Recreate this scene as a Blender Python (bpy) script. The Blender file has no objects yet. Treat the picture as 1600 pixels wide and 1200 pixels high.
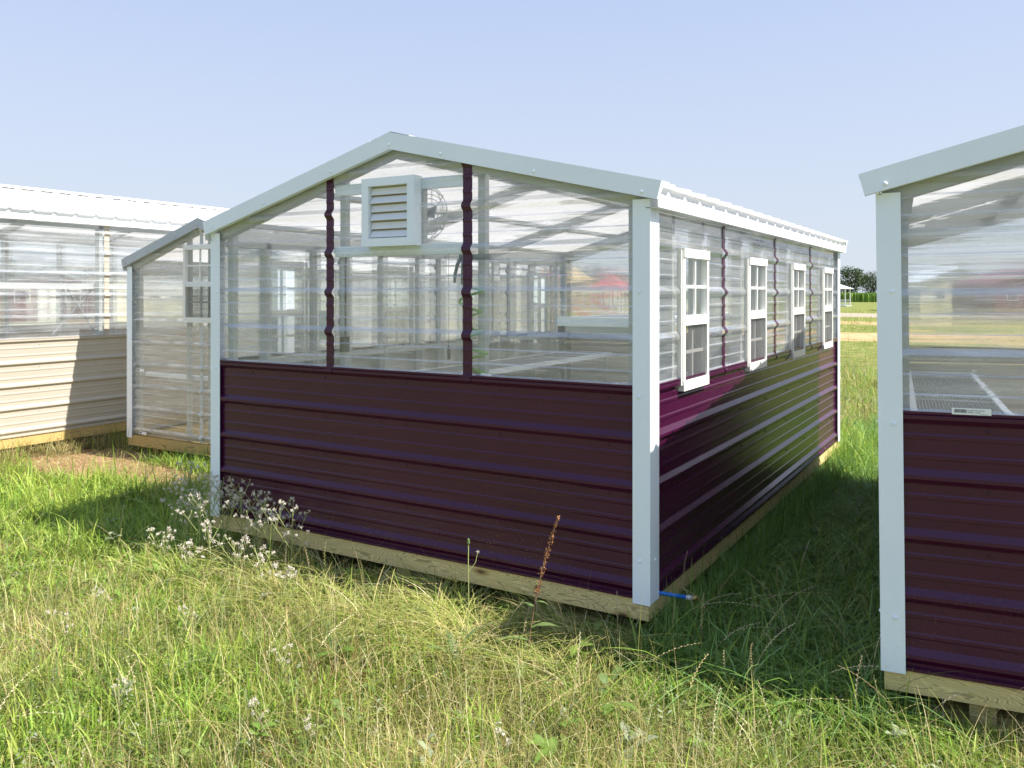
import bpy, math, random
import numpy as np
from mathutils import Vector, Matrix
R = math.radians
rnd = random.Random(7)
rng = np.random.default_rng(11)
sc = bpy.context.scene
col = sc.collection

# ---------------------------------------------------------------- camera, sky, sun, exposure
F, CY, CAMX, CAMY, CAMH, YAW = 1291.6, 458.0, 1.4183, -3.5906, 1.4446, -0.5418
GZ = -0.22                                     # ground level (post feet are z = 0)
cd = bpy.data.cameras.new('camera'); cam = bpy.data.objects.new('camera', cd); col.objects.link(cam)
cam.location = (CAMX, CAMY, CAMH); cam.rotation_euler = (R(90), 0, -YAW)
cd.sensor_fit = 'HORIZONTAL'; cd.sensor_width = 36.0; cd.lens = 36.0*F/1600.0
cd.shift_y = -(600.0-CY)/1600.0
cd.clip_start = 0.05; cd.clip_end = 3000
sc.camera = cam
SUN = Vector((1.0, 0.15, 1.25)).normalized()
w = bpy.data.worlds.new("World"); sc.world = w; w.use_nodes = True
wn = w.node_tree; bg = wn.nodes['Background']
sky = wn.nodes.new('ShaderNodeTexSky'); sky.sky_type = 'NISHITA'; sky.sun_disc = False
sky.sun_elevation = math.asin(SUN.z); sky.sun_rotation = math.atan2(SUN.x, SUN.y)
sky.altitude = 0; sky.air_density = 1.0; sky.dust_density = 1.2; sky.ozone_density = 2.0
hs = wn.nodes.new('ShaderNodeHueSaturation'); hs.inputs['Saturation'].default_value = .72
wn.links.new(sky.outputs[0], hs.inputs['Color']); 
wtc = wn.nodes.new('ShaderNodeTexCoord'); wsp = wn.nodes.new('ShaderNodeSeparateXYZ'); wn.links.new(wtc.outputs['Generated'], wsp.inputs[0])
whz = wn.nodes.new('ShaderNodeMapRange'); wn.links.new(wsp.outputs[2], whz.inputs[0]); whz.inputs[1].default_value = 0.0; whz.inputs[2].default_value = .75
whz.inputs[3].default_value = .97; whz.inputs[4].default_value = .70
hzc = wn.nodes.new('ShaderNodeValToRGB'); wn.links.new(wsp.outputs[2], hzc.inputs[0])
hzc.color_ramp.elements[0].position = .0; hzc.color_ramp.elements[0].color = (.80, .88, .98, 1); hzc.color_ramp.elements[1].position = .45; hzc.color_ramp.elements[1].color = (.48, .61, .97, 1); hze = hzc.color_ramp.elements.new(.85); hze.color = (.34, .56, 1.0, 1)
hzs = wn.nodes.new('ShaderNodeVectorMath'); hzs.operation = 'SCALE'; hzs.inputs['Scale'].default_value = 2.62; wn.links.new(hzc.outputs[0], hzs.inputs[0])
wmx = wn.nodes.new('ShaderNodeMix'); wmx.data_type = 'RGBA'; wn.links.new(whz.outputs[0], wmx.inputs[0]); wn.links.new(hs.outputs[0], wmx.inputs[6]); wn.links.new(hzs.outputs[0], wmx.inputs[7])
wn.links.new(wmx.outputs[2], bg.inputs[0]); bg.inputs[1].default_value = 0.15
sd = bpy.data.lights.new('sun', 'SUN'); sun = bpy.data.objects.new('sun', sd); col.objects.link(sun)
sd.energy = 4.5; sd.angle = R(0.5); sd.color = (1.0, 0.95, 0.87)
sun.rotation_euler = SUN.to_track_quat('Z', 'Y').to_euler(); sun.location = (10, 2, 14)
sc.view_settings.view_transform = 'Standard'; sc.view_settings.look = 'None'
sc.view_settings.exposure = 1.15; sc.view_settings.gamma = 1.0; sc.view_settings.use_curve_mapping = False
sc.cycles.transparent_max_bounces = 40; sc.cycles.max_bounces = 10
sc.cycles.transmission_bounces = 10; sc.cycles.glossy_bounces = 4; sc.cycles.diffuse_bounces = 4
sc.cycles.sample_clamp_indirect = 6.0
sc.cycles.use_denoising = True

FW = np.array([math.sin(YAW), math.cos(YAW)]); RT = np.array([math.cos(YAW), -math.sin(YAW)])
def at(px, d):                                 # ground point seen at picture column px, d metres ahead
    p = np.array([CAMX, CAMY]) + FW*d + RT*((px-800)/F*d)
    return float(p[0]), float(p[1])

# ---------------------------------------------------------------- materials
MATS = {}
def newmat(name):
    m = bpy.data.materials.new(name); m.use_nodes = True; MATS[name] = m
    return m, m.node_tree, m.node_tree.nodes, m.node_tree.links, m.node_tree.nodes['Principled BSDF']
def coords(nodes, links, scale=(1,1,1), kind='Object'):
    tc = nodes.new('ShaderNodeTexCoord'); mp = nodes.new('ShaderNodeMapping')
    mp.inputs['Scale'].default_value = scale
    links.new(tc.outputs[kind], mp.inputs['Vector']); return mp.outputs[0]
def noise(nodes, links, vec, scale, detail=3, rough=.55):
    n = nodes.new('ShaderNodeTexNoise'); n.inputs['Scale'].default_value = scale
    n.inputs['Detail'].default_value = detail; n.inputs['Roughness'].default_value = rough
    if vec is not None: links.new(vec, n.inputs['Vector'])
    return n.outputs['Fac']
def ramp(nodes, links, fac, stops):
    r = nodes.new('ShaderNodeValToRGB'); e = r.color_ramp.elements
    while len(e) < len(stops): e.new(0.5)
    for k, (p, c) in enumerate(stops):
        e[k].position = p; e[k].color = (c[0], c[1], c[2], 1)
    links.new(fac, r.inputs[0]); return r.outputs[0]
def painted(name, c, rough=.3, var=.06, wav=.0, coat=0.0, spec=.5, metal=0.0):
    m, t, n, l, b = newmat(name)
    v = coords(n, l); f = noise(n, l, v, 1.7, 5)
    lo = [x*(1-var) for x in c]; hi = [min(1, x*(1+var)) for x in c]
    l.new(ramp(n, l, f, [(.3, lo), (.7, hi)]), b.inputs['Base Color'])
    f2 = noise(n, l, v, 22, 4)
    r = n.new('ShaderNodeMapRange'); l.new(f2, r.inputs[0]); r.inputs[3].default_value = rough*.8; r.inputs[4].default_value = rough*1.3
    l.new(r.outputs[0], b.inputs['Roughness'])
    b.inputs['Specular IOR Level'].default_value = spec; b.inputs['Metallic'].default_value = metal
    b.inputs['Coat Weight'].default_value = coat; b.inputs['Coat Roughness'].default_value = .12
    if wav:
        bm_ = n.new('ShaderNodeBump'); bm_.inputs['Strength'].default_value = wav; bm_.inputs['Distance'].default_value = .02
        l.new(noise(n, l, coords(n, l, (1.3, 1.3, 3.5)), 1.6, 2), bm_.inputs['Height']); l.new(bm_.outputs[0], b.inputs['Normal'])
    return m
M_white = painted('white painted metal', (.83, .90, .985), .38, .03, .05)
M_roofpaint = painted('white trim metal', (.74, .76, .76), .4, .03)
M_vinyl = painted('white vinyl', (.80, .80, .76), .35, .02)
M_louver = painted('white louver', (.74, .76, .78), .4, .04)
M_burg = painted('burgundy siding', (.052, .0055, .033), .21, .10, .08, 0, .42)
def backside(m, c):                            # the inner face of the sheet metal carries pale primer
    n, l = m.node_tree.nodes, m.node_tree.links; b = n['Principled BSDF']; src = b.inputs['Base Color'].links[0].from_socket
    g = n.new('ShaderNodeNewGeometry'); q = n.new('ShaderNodeMix'); q.data_type = 'RGBA'; l.new(g.outputs['Backfacing'], q.inputs[0]); l.new(src, q.inputs[6]); q.inputs[7].default_value = (*c, 1); l.new(q.outputs[2], b.inputs['Base Color'])
M_beige = painted('beige siding', (.43, .39, .32), .38, .05, .08)
def grime(m, z0, z1, c, amt):
    n, l = m.node_tree.nodes, m.node_tree.links; b = n['Principled BSDF']; src = b.inputs['Base Color'].links[0].from_socket
    tc = n.new('ShaderNodeTexCoord'); sp = n.new('ShaderNodeSeparateXYZ'); l.new(tc.outputs['Object'], sp.inputs[0])
    mr = n.new('ShaderNodeMapRange'); l.new(sp.outputs[2], mr.inputs[0]); mr.inputs[1].default_value = z0; mr.inputs[2].default_value = z1; mr.inputs[3].default_value = 1.0; mr.inputs[4].default_value = .12
    f = noise(n, l, tc.outputs['Object'], 90, 2, .6); f2 = noise(n, l, tc.outputs['Object'], 3, 4, .6)
    th = n.new('ShaderNodeMapRange'); l.new(f, th.inputs[0]); th.inputs[1].default_value = .60; th.inputs[2].default_value = .72
    t2 = n.new('ShaderNodeMapRange'); l.new(f2, t2.inputs[0]); t2.inputs[1].default_value = .42; t2.inputs[2].default_value = .66
    a = n.new('ShaderNodeMath'); a.operation = 'MULTIPLY'; l.new(th.outputs[0], a.inputs[0]); l.new(t2.outputs[0], a.inputs[1])
    a2 = n.new('ShaderNodeMath'); a2.operation = 'MULTIPLY'; l.new(a.outputs[0], a2.inputs[0]); l.new(mr.outputs[0], a2.inputs[1])
    a3 = n.new('ShaderNodeMath'); a3.operation = 'MULTIPLY'; l.new(a2.outputs[0], a3.inputs[0]); a3.inputs[1].default_value = amt
    q = n.new('ShaderNodeMix'); q.data_type = 'RGBA'; l.new(a3.outputs[0], q.inputs[0]); l.new(src, q.inputs[6]); q.inputs[7].default_value = (*c, 1); l.new(q.outputs[2], b.inputs['Base Color'])
grime(M_burg, .05, .45, (.25, .16, .10), .6); grime(M_beige, .0, .5, (.30, .20, .12), .6); grime(M_white, .0, .35, (.35, .27, .18), .45)
backside(M_burg, (.55, .55, .52))
M_grey = painted('grey frame', (.42, .45, .45), .55, .10)
M_greyd = painted('galvanised steel', (.36, .38, .40), .4, .15, 0, 0, .5, .4)
M_lightgrey = painted('light grey plastic', (.55, .57, .56), .5, .05)
M_black = painted('black rubber', (.012, .012, .013), .5, .1)
M_brass = painted('brass', (.42, .30, .12), .3, .15, 0, 0, .5, .9)
M_blue = painted('blue hose', (.01, .17, .62), .35, .06)
M_green = painted('green hose', (.16, .38, .06), .3, .06)
M_dkgreen = painted('dark green plastic', (.03, .07, .06), .4, .1)
M_steel = painted('shiny screw', (.75, .76, .78), .3, .05, 0, 0, .5, .3)
M_sticker = painted('sticker paper', (.85, .87, .86), .5, .02)
M_ink = painted('sticker ink', (.05, .06, .08), .6, .1)
M_red = painted('red roof', (.42, .06, .07), .5, .1)
M_barn = painted('barn red', (.16, .055, .06), .6, .15)
M_cream = painted('cream wall', (.70, .62, .42), .6, .08)
M_greyroof = painted('grey shingle', (.22, .22, .22), .8, .2)
M_steelroof = painted('bright roof', (.70, .74, .80), .4, .05)
M_dark = painted('dark opening', (.03, .03, .035), .6, .2)
M_tan = painted('tan sheathing', (.42, .36, .27), .7, .15)

def wood(name, a, b_, scale=1.0, knots=True):
    m, t, n, l, b = newmat(name)
    v = coords(n, l, (1.0, 1.0, 9.0))
    dn = n.new('ShaderNodeTexNoise'); dn.inputs['Scale'].default_value = 1.3; dn.inputs['Detail'].default_value = 2
    l.new(v, dn.inputs['Vector'])
    mx = n.new('ShaderNodeVectorMath'); mx.operation = 'MULTIPLY_ADD'
    l.new(dn.outputs['Color'], mx.inputs[0]); mx.inputs[1].default_value = (.5, .5, 2.4); l.new(v, mx.inputs[2])
    wv = n.new('ShaderNodeTexWave'); wv.wave_type = 'BANDS'; wv.bands_direction = 'Z'
    wv.inputs['Scale'].default_value = 3.0*scale; wv.inputs['Distortion'].default_value = 2.0; wv.inputs['Detail'].default_value = 2; wv.inputs['Detail Scale'].default_value = .6
    l.new(mx.outputs[0], wv.inputs['Vector'])
    fine = noise(n, l, coords(n, l, (3, 3, 120)), 3, 3)
    c1 = ramp(n, l, wv.outputs['Fac'], [(0, a), (.75, b_), (1, [x*.62 for x in a])])
    c2 = ramp(n, l, fine, [(.3, (.80, .80, .80)), (.7, (1.06, 1.06, 1.06))])
    mm = n.new('ShaderNodeMix'); mm.data_type = 'RGBA'; mm.blend_type = 'MULTIPLY'; mm.inputs[0].default_value = 1
    l.new(c1, mm.inputs[6]); l.new(c2, mm.inputs[7])
    out = mm.outputs[2]
    if knots:
        vo = n.new('ShaderNodeTexVoronoi'); vo.inputs['Scale'].default_value = 1.0
        l.new(coords(n, l, (1.9, 1.9, 5.0)), vo.inputs['Vector'])
        kr = ramp(n, l, vo.outputs['Distance'], [(.045, (.10, .07, .05)), (.075, (.62, .52, .40)), (.13, (1, 1, 1))])
        m2 = n.new('ShaderNodeMix'); m2.data_type = 'RGBA'; m2.blend_type = 'MULTIPLY'; m2.inputs[0].default_value = 1
        l.new(out, m2.inputs[6]); l.new(kr, m2.inputs[7]); out = m2.outputs[2]
    l.new(out, b.inputs['Base Color']); b.inputs['Roughness'].default_value = .75
    return m
M_wood = wood('treated pine', (.66, .52, .22), (.82, .68, .33))
M_woody = wood('yellow pine', (.52, .36, .12), (.68, .50, .20))
M_floor = wood('weathered floor', (.46, .43, .36), (.60, .57, .49), .5)
M_post = wood('playset timber', (.55, .40, .18), (.66, .50, .25), .5, False)

def clear(name, trans=.9, haze=.20, warp=.42, refl=1.0, tint=(.99, .995, .985)):
    """thin corrugated clear polycarbonate: see-through, slightly wavy along its length, reflecting"""
    m, t, n, l, b = newmat(name); n.remove(b)
    out = n['Material Output']
    vec = coords(n, l, (.03, .03, 1.0))
    bump = n.new('ShaderNodeBump'); bump.inputs['Strength'].default_value = 1.0; bump.inputs['Distance'].default_value = .035
    l.new(noise(n, l, vec, 14, 3, .6), bump.inputs['Height'])
    tr = n.new('ShaderNodeBsdfTransparent'); tr.inputs[0].default_value = (*tint, 1)
    rf = n.new('ShaderNodeBsdfRefraction'); rf.inputs['IOR'].default_value = 1.025; rf.inputs['Roughness'].default_value = 0.0
    rf.inputs[0].default_value = (*tint, 1); l.new(bump.outputs[0], rf.inputs['Normal'])
    m1 = n.new('ShaderNodeMixShader'); m1.inputs[0].default_value = warp; l.new(tr.outputs[0], m1.inputs[1]); l.new(rf.outputs[0], m1.inputs[2])
    df = n.new('ShaderNodeBsdfDiffuse'); df.inputs[0].default_value = (.85, .88, .90, 1)
    tl = n.new('ShaderNodeBsdfTranslucent'); tl.inputs[0].default_value = (.85, .88, .90, 1)
    md = n.new('ShaderNodeMixShader'); md.inputs[0].default_value = .5; l.new(df.outputs[0], md.inputs[1]); l.new(tl.outputs[0], md.inputs[2])
    m2 = n.new('ShaderNodeMixShader')
    hz = n.new('ShaderNodeMapRange'); hz.inputs[1].default_value = .35; hz.inputs[2].default_value = .75
    hz.inputs[3].default_value = haze*.4; hz.inputs[4].default_value = min(.9, haze*2.0)
    l.new(noise(n, l, coords(n, l, (.10, .10, 1.0)), 16, 5, .7), hz.inputs[0]); l.new(hz.outputs[0], m2.inputs[0])
    l.new(m1.outputs[0], m2.inputs[1]); l.new(md.outputs[0], m2.inputs[2])
    gl = n.new('ShaderNodeBsdfGlossy'); gl.inputs['Roughness'].default_value = .06
    b2 = n.new('ShaderNodeBump'); b2.inputs['Strength'].default_value = .25; b2.inputs['Distance'].default_value = .02
    l.new(noise(n, l, vec, 9, 2), b2.inputs['Height']); l.new(b2.outputs[0], gl.inputs['Normal'])
    lw = n.new('ShaderNodeLayerWeight'); lw.inputs[0].default_value = .5
    pw = n.new('ShaderNodeMath'); pw.operation = 'POWER'; l.new(lw.outputs['Facing'], pw.inputs[0]); pw.inputs[1].default_value = 4.0
    mu = n.new('ShaderNodeMath'); mu.operation = 'MULTIPLY_ADD'; mu.use_clamp = True; mu.inputs[1].default_value = .9*min(1.0, refl); mu.inputs[2].default_value = .07*refl
    l.new(pw.outputs[0], mu.inputs[0])
    m3 = n.new('ShaderNodeMixShader'); l.new(mu.outputs[0], m3.inputs[0]); l.new(m2.outputs[0], m3.inputs[1]); l.new(gl.outputs[0], m3.inputs[2])
    l.new(m3.outputs[0], out.inputs[0]); return m
M_clear = clear('clear corrugated panel')
M_ribsheen = clear('clear panel rib sheen', haze=.40, warp=.4, refl=2.2)  # milky haze and gloss raised on upper rib slopes to paint the sky glint
M_glass = clear('window glass', haze=.03, warp=0.0, refl=1.3, tint=(.9, .94, .93))

def simple_mix(name, c, alpha):
    m, t, n, l, b = newmat(name); out = n['Material Output']
    b.inputs['Base Color'].default_value = (*c, 1); b.inputs['Roughness'].default_value = .6
    tr = n.new('ShaderNodeBsdfTransparent'); mx = n.new('ShaderNodeMixShader'); mx.inputs[0].default_value = alpha
    l.new(tr.outputs[0], mx.inputs[1]); l.new(b.outputs[0], mx.inputs[2]); l.new(mx.outputs[0], out.inputs[0]); return m
M_screen = simple_mix('insect screen', (.10, .10, .10), .5)
M_mesh = simple_mix('bench wire mesh', (.50, .52, .52), .6)

def roofmat():
    m, t, n, l, b = newmat('white translucent roofing'); out = n['Material Output']
    b.inputs['Base Color'].default_value = (.82, .83, .84, 1); b.inputs['Roughness'].default_value = .35
    tl = n.new('ShaderNodeBsdfTranslucent')
    l.new(ramp(n, l, noise(n, l, coords(n, l, (1, 1, 1)), 2.0, 5), [(.3, (.82, .78, .74)), (.7, (.92, .88, .84))]), tl.inputs[0])
    mx = n.new('ShaderNodeMixShader'); mx.inputs[0].default_value = .44
    l.new(b.outputs[0], mx.inputs[1]); l.new(tl.outputs[0], mx.inputs[2]); l.new(mx.outputs[0], out.inputs[0]); return m
M_roof = roofmat()

def leafmat(name, attr=True, c=(.1, .2, .03), trans=.35, rough=.5):
    m, t, n, l, b = newmat(name); out = n['Material Output']
    b.inputs['Roughness'].default_value = rough; b.inputs['Specular IOR Level'].default_value = .35
    tl = n.new('ShaderNodeBsdfTranslucent')
    if attr:
        a = n.new('ShaderNodeAttribute'); a.attribute_name = 'tone'; src = a.outputs['Color']
    else:
        g = n.new('ShaderNodeNewGeometry')
        src = ramp(n, l, g.outputs['Random Per Island'], [(0, [x*.6 for x in c]), (1, [x*1.4 for x in c])])
    l.new(src, b.inputs['Base Color']); l.new(src, tl.inputs[0])
    mx = n.new('ShaderNodeMixShader'); mx.inputs[0].default_value = trans
    l.new(b.outputs[0], mx.inputs[1]); l.new(tl.outputs[0], mx.inputs[2]); l.new(mx.outputs[0], out.inputs[0]); return m
M_grass = leafmat('grass blades', trans=.42)
M_crown = leafmat('tree leaves', False, (.045, .075, .022), .25)
M_corn = leafmat('corn leaves', False, (.20, .33, .07), .3)
M_tuft = leafmat('seed tuft', False, (.72, .66, .57), .3)
M_stem = leafmat('weed stem', False, (.34, .38, .14), .1)
M_wleaf = leafmat('weed leaf', False, (.14, .20, .07), .3)
M_dock = leafmat('dock seeds', False, (.30, .14, .06), .1)
M_dockst = leafmat('dock stem', False, (.22, .13, .08), .05)
M_bark = painted('bark', (.12, .09, .07), .9, .3)

# ---------------------------------------------------------------- mesh helpers
def link_obj(name, me, parent=None):
    o = bpy.data.objects.new(name, me); col.objects.link(o)
    if parent is not None: o.parent = parent
    return o
def tag(o, label=None, cat=None, group=None, kind=None):
    if label: o['label'] = label
    if cat: o['category'] = cat
    if group: o['group'] = group
    if kind: o['kind'] = kind
    return o
def empty(name, loc=(0, 0, 0), rz=0):
    o = bpy.data.objects.new(name, None); col.objects.link(o); o.empty_display_size = .2
    o.location = loc; o.rotation_euler = (0, 0, rz); return o
class MB:
    def __init__(s, f=None):
        s.v = []; s.f = []; s.mi = []; s.f_ = f or (lambda a, b, c: (a, b, c)); s.m = 0
        o, a, b, c = [Vector(s.f_(*q)) for q in ((0, 0, 0), (1, 0, 0), (0, 1, 0), (0, 0, 1))]
        s.neg = (a-o).cross(b-o).dot(c-o) < 0
    def p(s, *q): s.v.append(tuple(s.f_(*q))); return len(s.v)-1
    def face(s, ids, m=None): s.f.append(tuple(ids)); s.mi.append(s.m if m is None else m)
    def box(s, x0, x1, y0, y1, z0, z1, m=None):
        i = [s.p(x, y, z) for z in (z0, z1) for y in (y0, y1) for x in (x0, x1)]
        for q in ((0, 2, 3, 1), (4, 5, 7, 6), (0, 1, 5, 4), (2, 6, 7, 3), (0, 4, 6, 2), (1, 3, 7, 5)): s.face([i[k] for k in (q[::-1] if s.neg else q)], m)
    def quad(s, a, b, c, d, m=None): s.face([s.p(*a), s.p(*b), s.p(*c), s.p(*d)], m)
    def prism(s, poly, y0, y1, m=None):        # poly in (x,z), extruded along y
        n = len(poly); a = [s.p(x, y0, z) for x, z in poly]; b = [s.p(x, y1, z) for x, z in poly]
        s.face(a, m); s.face(b[::-1], m)
        for k in range(n): s.face([a[k], b[k], b[(k+1) % n], a[(k+1) % n]], m)
    def beam(s, a, b, w_, h, m=None):          # bar between two points
        a = Vector(a); b = Vector(b); d = (b-a).normalized()
        u = d.cross(Vector((0, 0, 1)));  u = Vector((1, 0, 0)) if u.length < 1e-4 else u.normalized()
        v = u.cross(d).normalized()
        q = [p_ + u*su*w_/2 + v*sv*h/2 for p_ in (a, b) for sv in (-1, 1) for su in (-1, 1)]
        i = [s.p(*x) for x in q]
        for f in ((0, 2, 3, 1), (4, 5, 7, 6), (0, 1, 5, 4), (2, 6, 7, 3), (0, 4, 6, 2), (1, 3, 7, 5)): s.face([i[k] for k in f], m)
    def tube(s, pts, r, n=8, m=None):
        rings = []
        for k, p_ in enumerate(pts):
            p_ = Vector(p_); q = Vector(pts[min(k+1, len(pts)-1)]) - Vector(pts[max(k-1, 0)])
            if q.length < 1e-9: q = Vector((0, 0, 1))
            q.normalize(); u = q.cross(Vector((.13, .21, .97))).normalized(); v = q.cross(u)
            rr = r[k] if isinstance(r, (list, tuple)) else r
            rings.append([s.p(*(p_ + (u*math.cos(2*math.pi*j/n) + v*math.sin(2*math.pi*j/n))*rr)) for j in range(n)])
        for a, b in zip(rings, rings[1:]):
            for j in range(n): s.face([a[j], a[(j+1) % n], b[(j+1) % n], b[j]], m)
        s.face(rings[0][::-1], m); s.face(rings[-1], m)
    def dome(s, c, n_, r, h, m=None, k=8):     # screw head
        c = Vector(c); n_ = Vector(n_).normalized(); u = n_.cross(Vector((.3, .2, .9))).normalized(); v = n_.cross(u)
        rings = []
        for rr, hh in ((1, 0), (.95, .5), (.6, .9)):
            rings.append([s.p(*(c + (u*math.cos(6.2832*j/k) + v*math.sin(6.2832*j/k))*r*rr + n_*h*hh)) for j in range(k)])
        for a, b in zip(rings, rings[1:]):
            for j in range(k): s.face([a[j], a[(j+1) % k], b[(j+1) % k], b[j]], m)
        s.face(rings[-1], m)
    def build(s, name, mats, parent=None, smooth=False):
        me = bpy.data.meshes.new(name); me.from_pydata(s.v, [], s.f)
        for m in (mats if isinstance(mats, (list, tuple)) else [mats]): me.materials.append(m)
        me.polygons.foreach_set('material_index', s.mi)
        if smooth: me.polygons.foreach_set('use_smooth', [True]*len(s.f))
        me.update(); return link_obj(name, me, parent)

P = 0.2286                                     # rib pitch of the sheeting
RIBH = .019
def profile(z0, z1, zref):
    """(z, offset, on_rib) of a sheet whose big ribs sit at zref + k P"""
    pts = []
    k0 = math.floor((z0-zref)/P)-1; k1 = math.ceil((z1-zref)/P)+1
    for k in range(k0, k1+1):
        c = zref+k*P
        for t, o in ((-.031, 0), (-.027, .002), (-.008, RIBH), (.006, RIBH), (.027, .002), (.031, 0),
                     (P/3-.013, 0), (P/3-.006, .0028), (P/3+.006, .0028), (P/3+.013, 0),
                     (2*P/3-.013, 0), (2*P/3-.006, .0028), (2*P/3+.006, .0028), (2*P/3+.013, 0)):
            pts.append((c+t, o))
    res = []
    for (a, oa), (b, ob) in zip(pts, pts[1:]):
        if b <= z0 or a >= z1: continue
        a2, b2 = max(a, z0), min(b, z1)
        f = lambda z: oa+(ob-oa)*(z-a)/(b-a)
        if not res: res.append((a2, f(a2)))
        res.append((b2, f(b2)))
    return res
def sheet(mb, z0, z1, zref, ext, breaks=(), ribm=0):
    """mb maps (u along, n outward, z); ext(z) -> (u0,u1)"""
    pr = profile(z0, z1, zref)
    for br in breaks:
        for k in range(len(pr)-1):
            if pr[k][0] < br-1e-5 and pr[k+1][0] > br+1e-5:
                t = (br-pr[k][0])/(pr[k+1][0]-pr[k][0]); pr.insert(k+1, (br, pr[k][1]+t*(pr[k+1][1]-pr[k][1]))); break
    o_, e1, e2, e3 = [Vector(mb.f_(*q)) for q in ((0, 0, 0), (1, 0, 0), (0, 1, 0), (0, 0, 1))]
    flip = (e1-o_).cross(e3-o_).dot(e2-o_) < 0
    for (a, oa), (b, ob) in zip(pr, pr[1:]):
        ua, va = ext(a); ub, vb = ext(b)
        if va-ua < 1e-4 and vb-ub < 1e-4: continue
        q = [(ua, oa, a), (max(va, ua), oa, a), (max(vb, ub), ob, b), (ub, ob, b)]
        mb.quad(*(q[::-1] if flip else q), m=(ribm if oa-ob > 1e-4 else 0))

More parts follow.
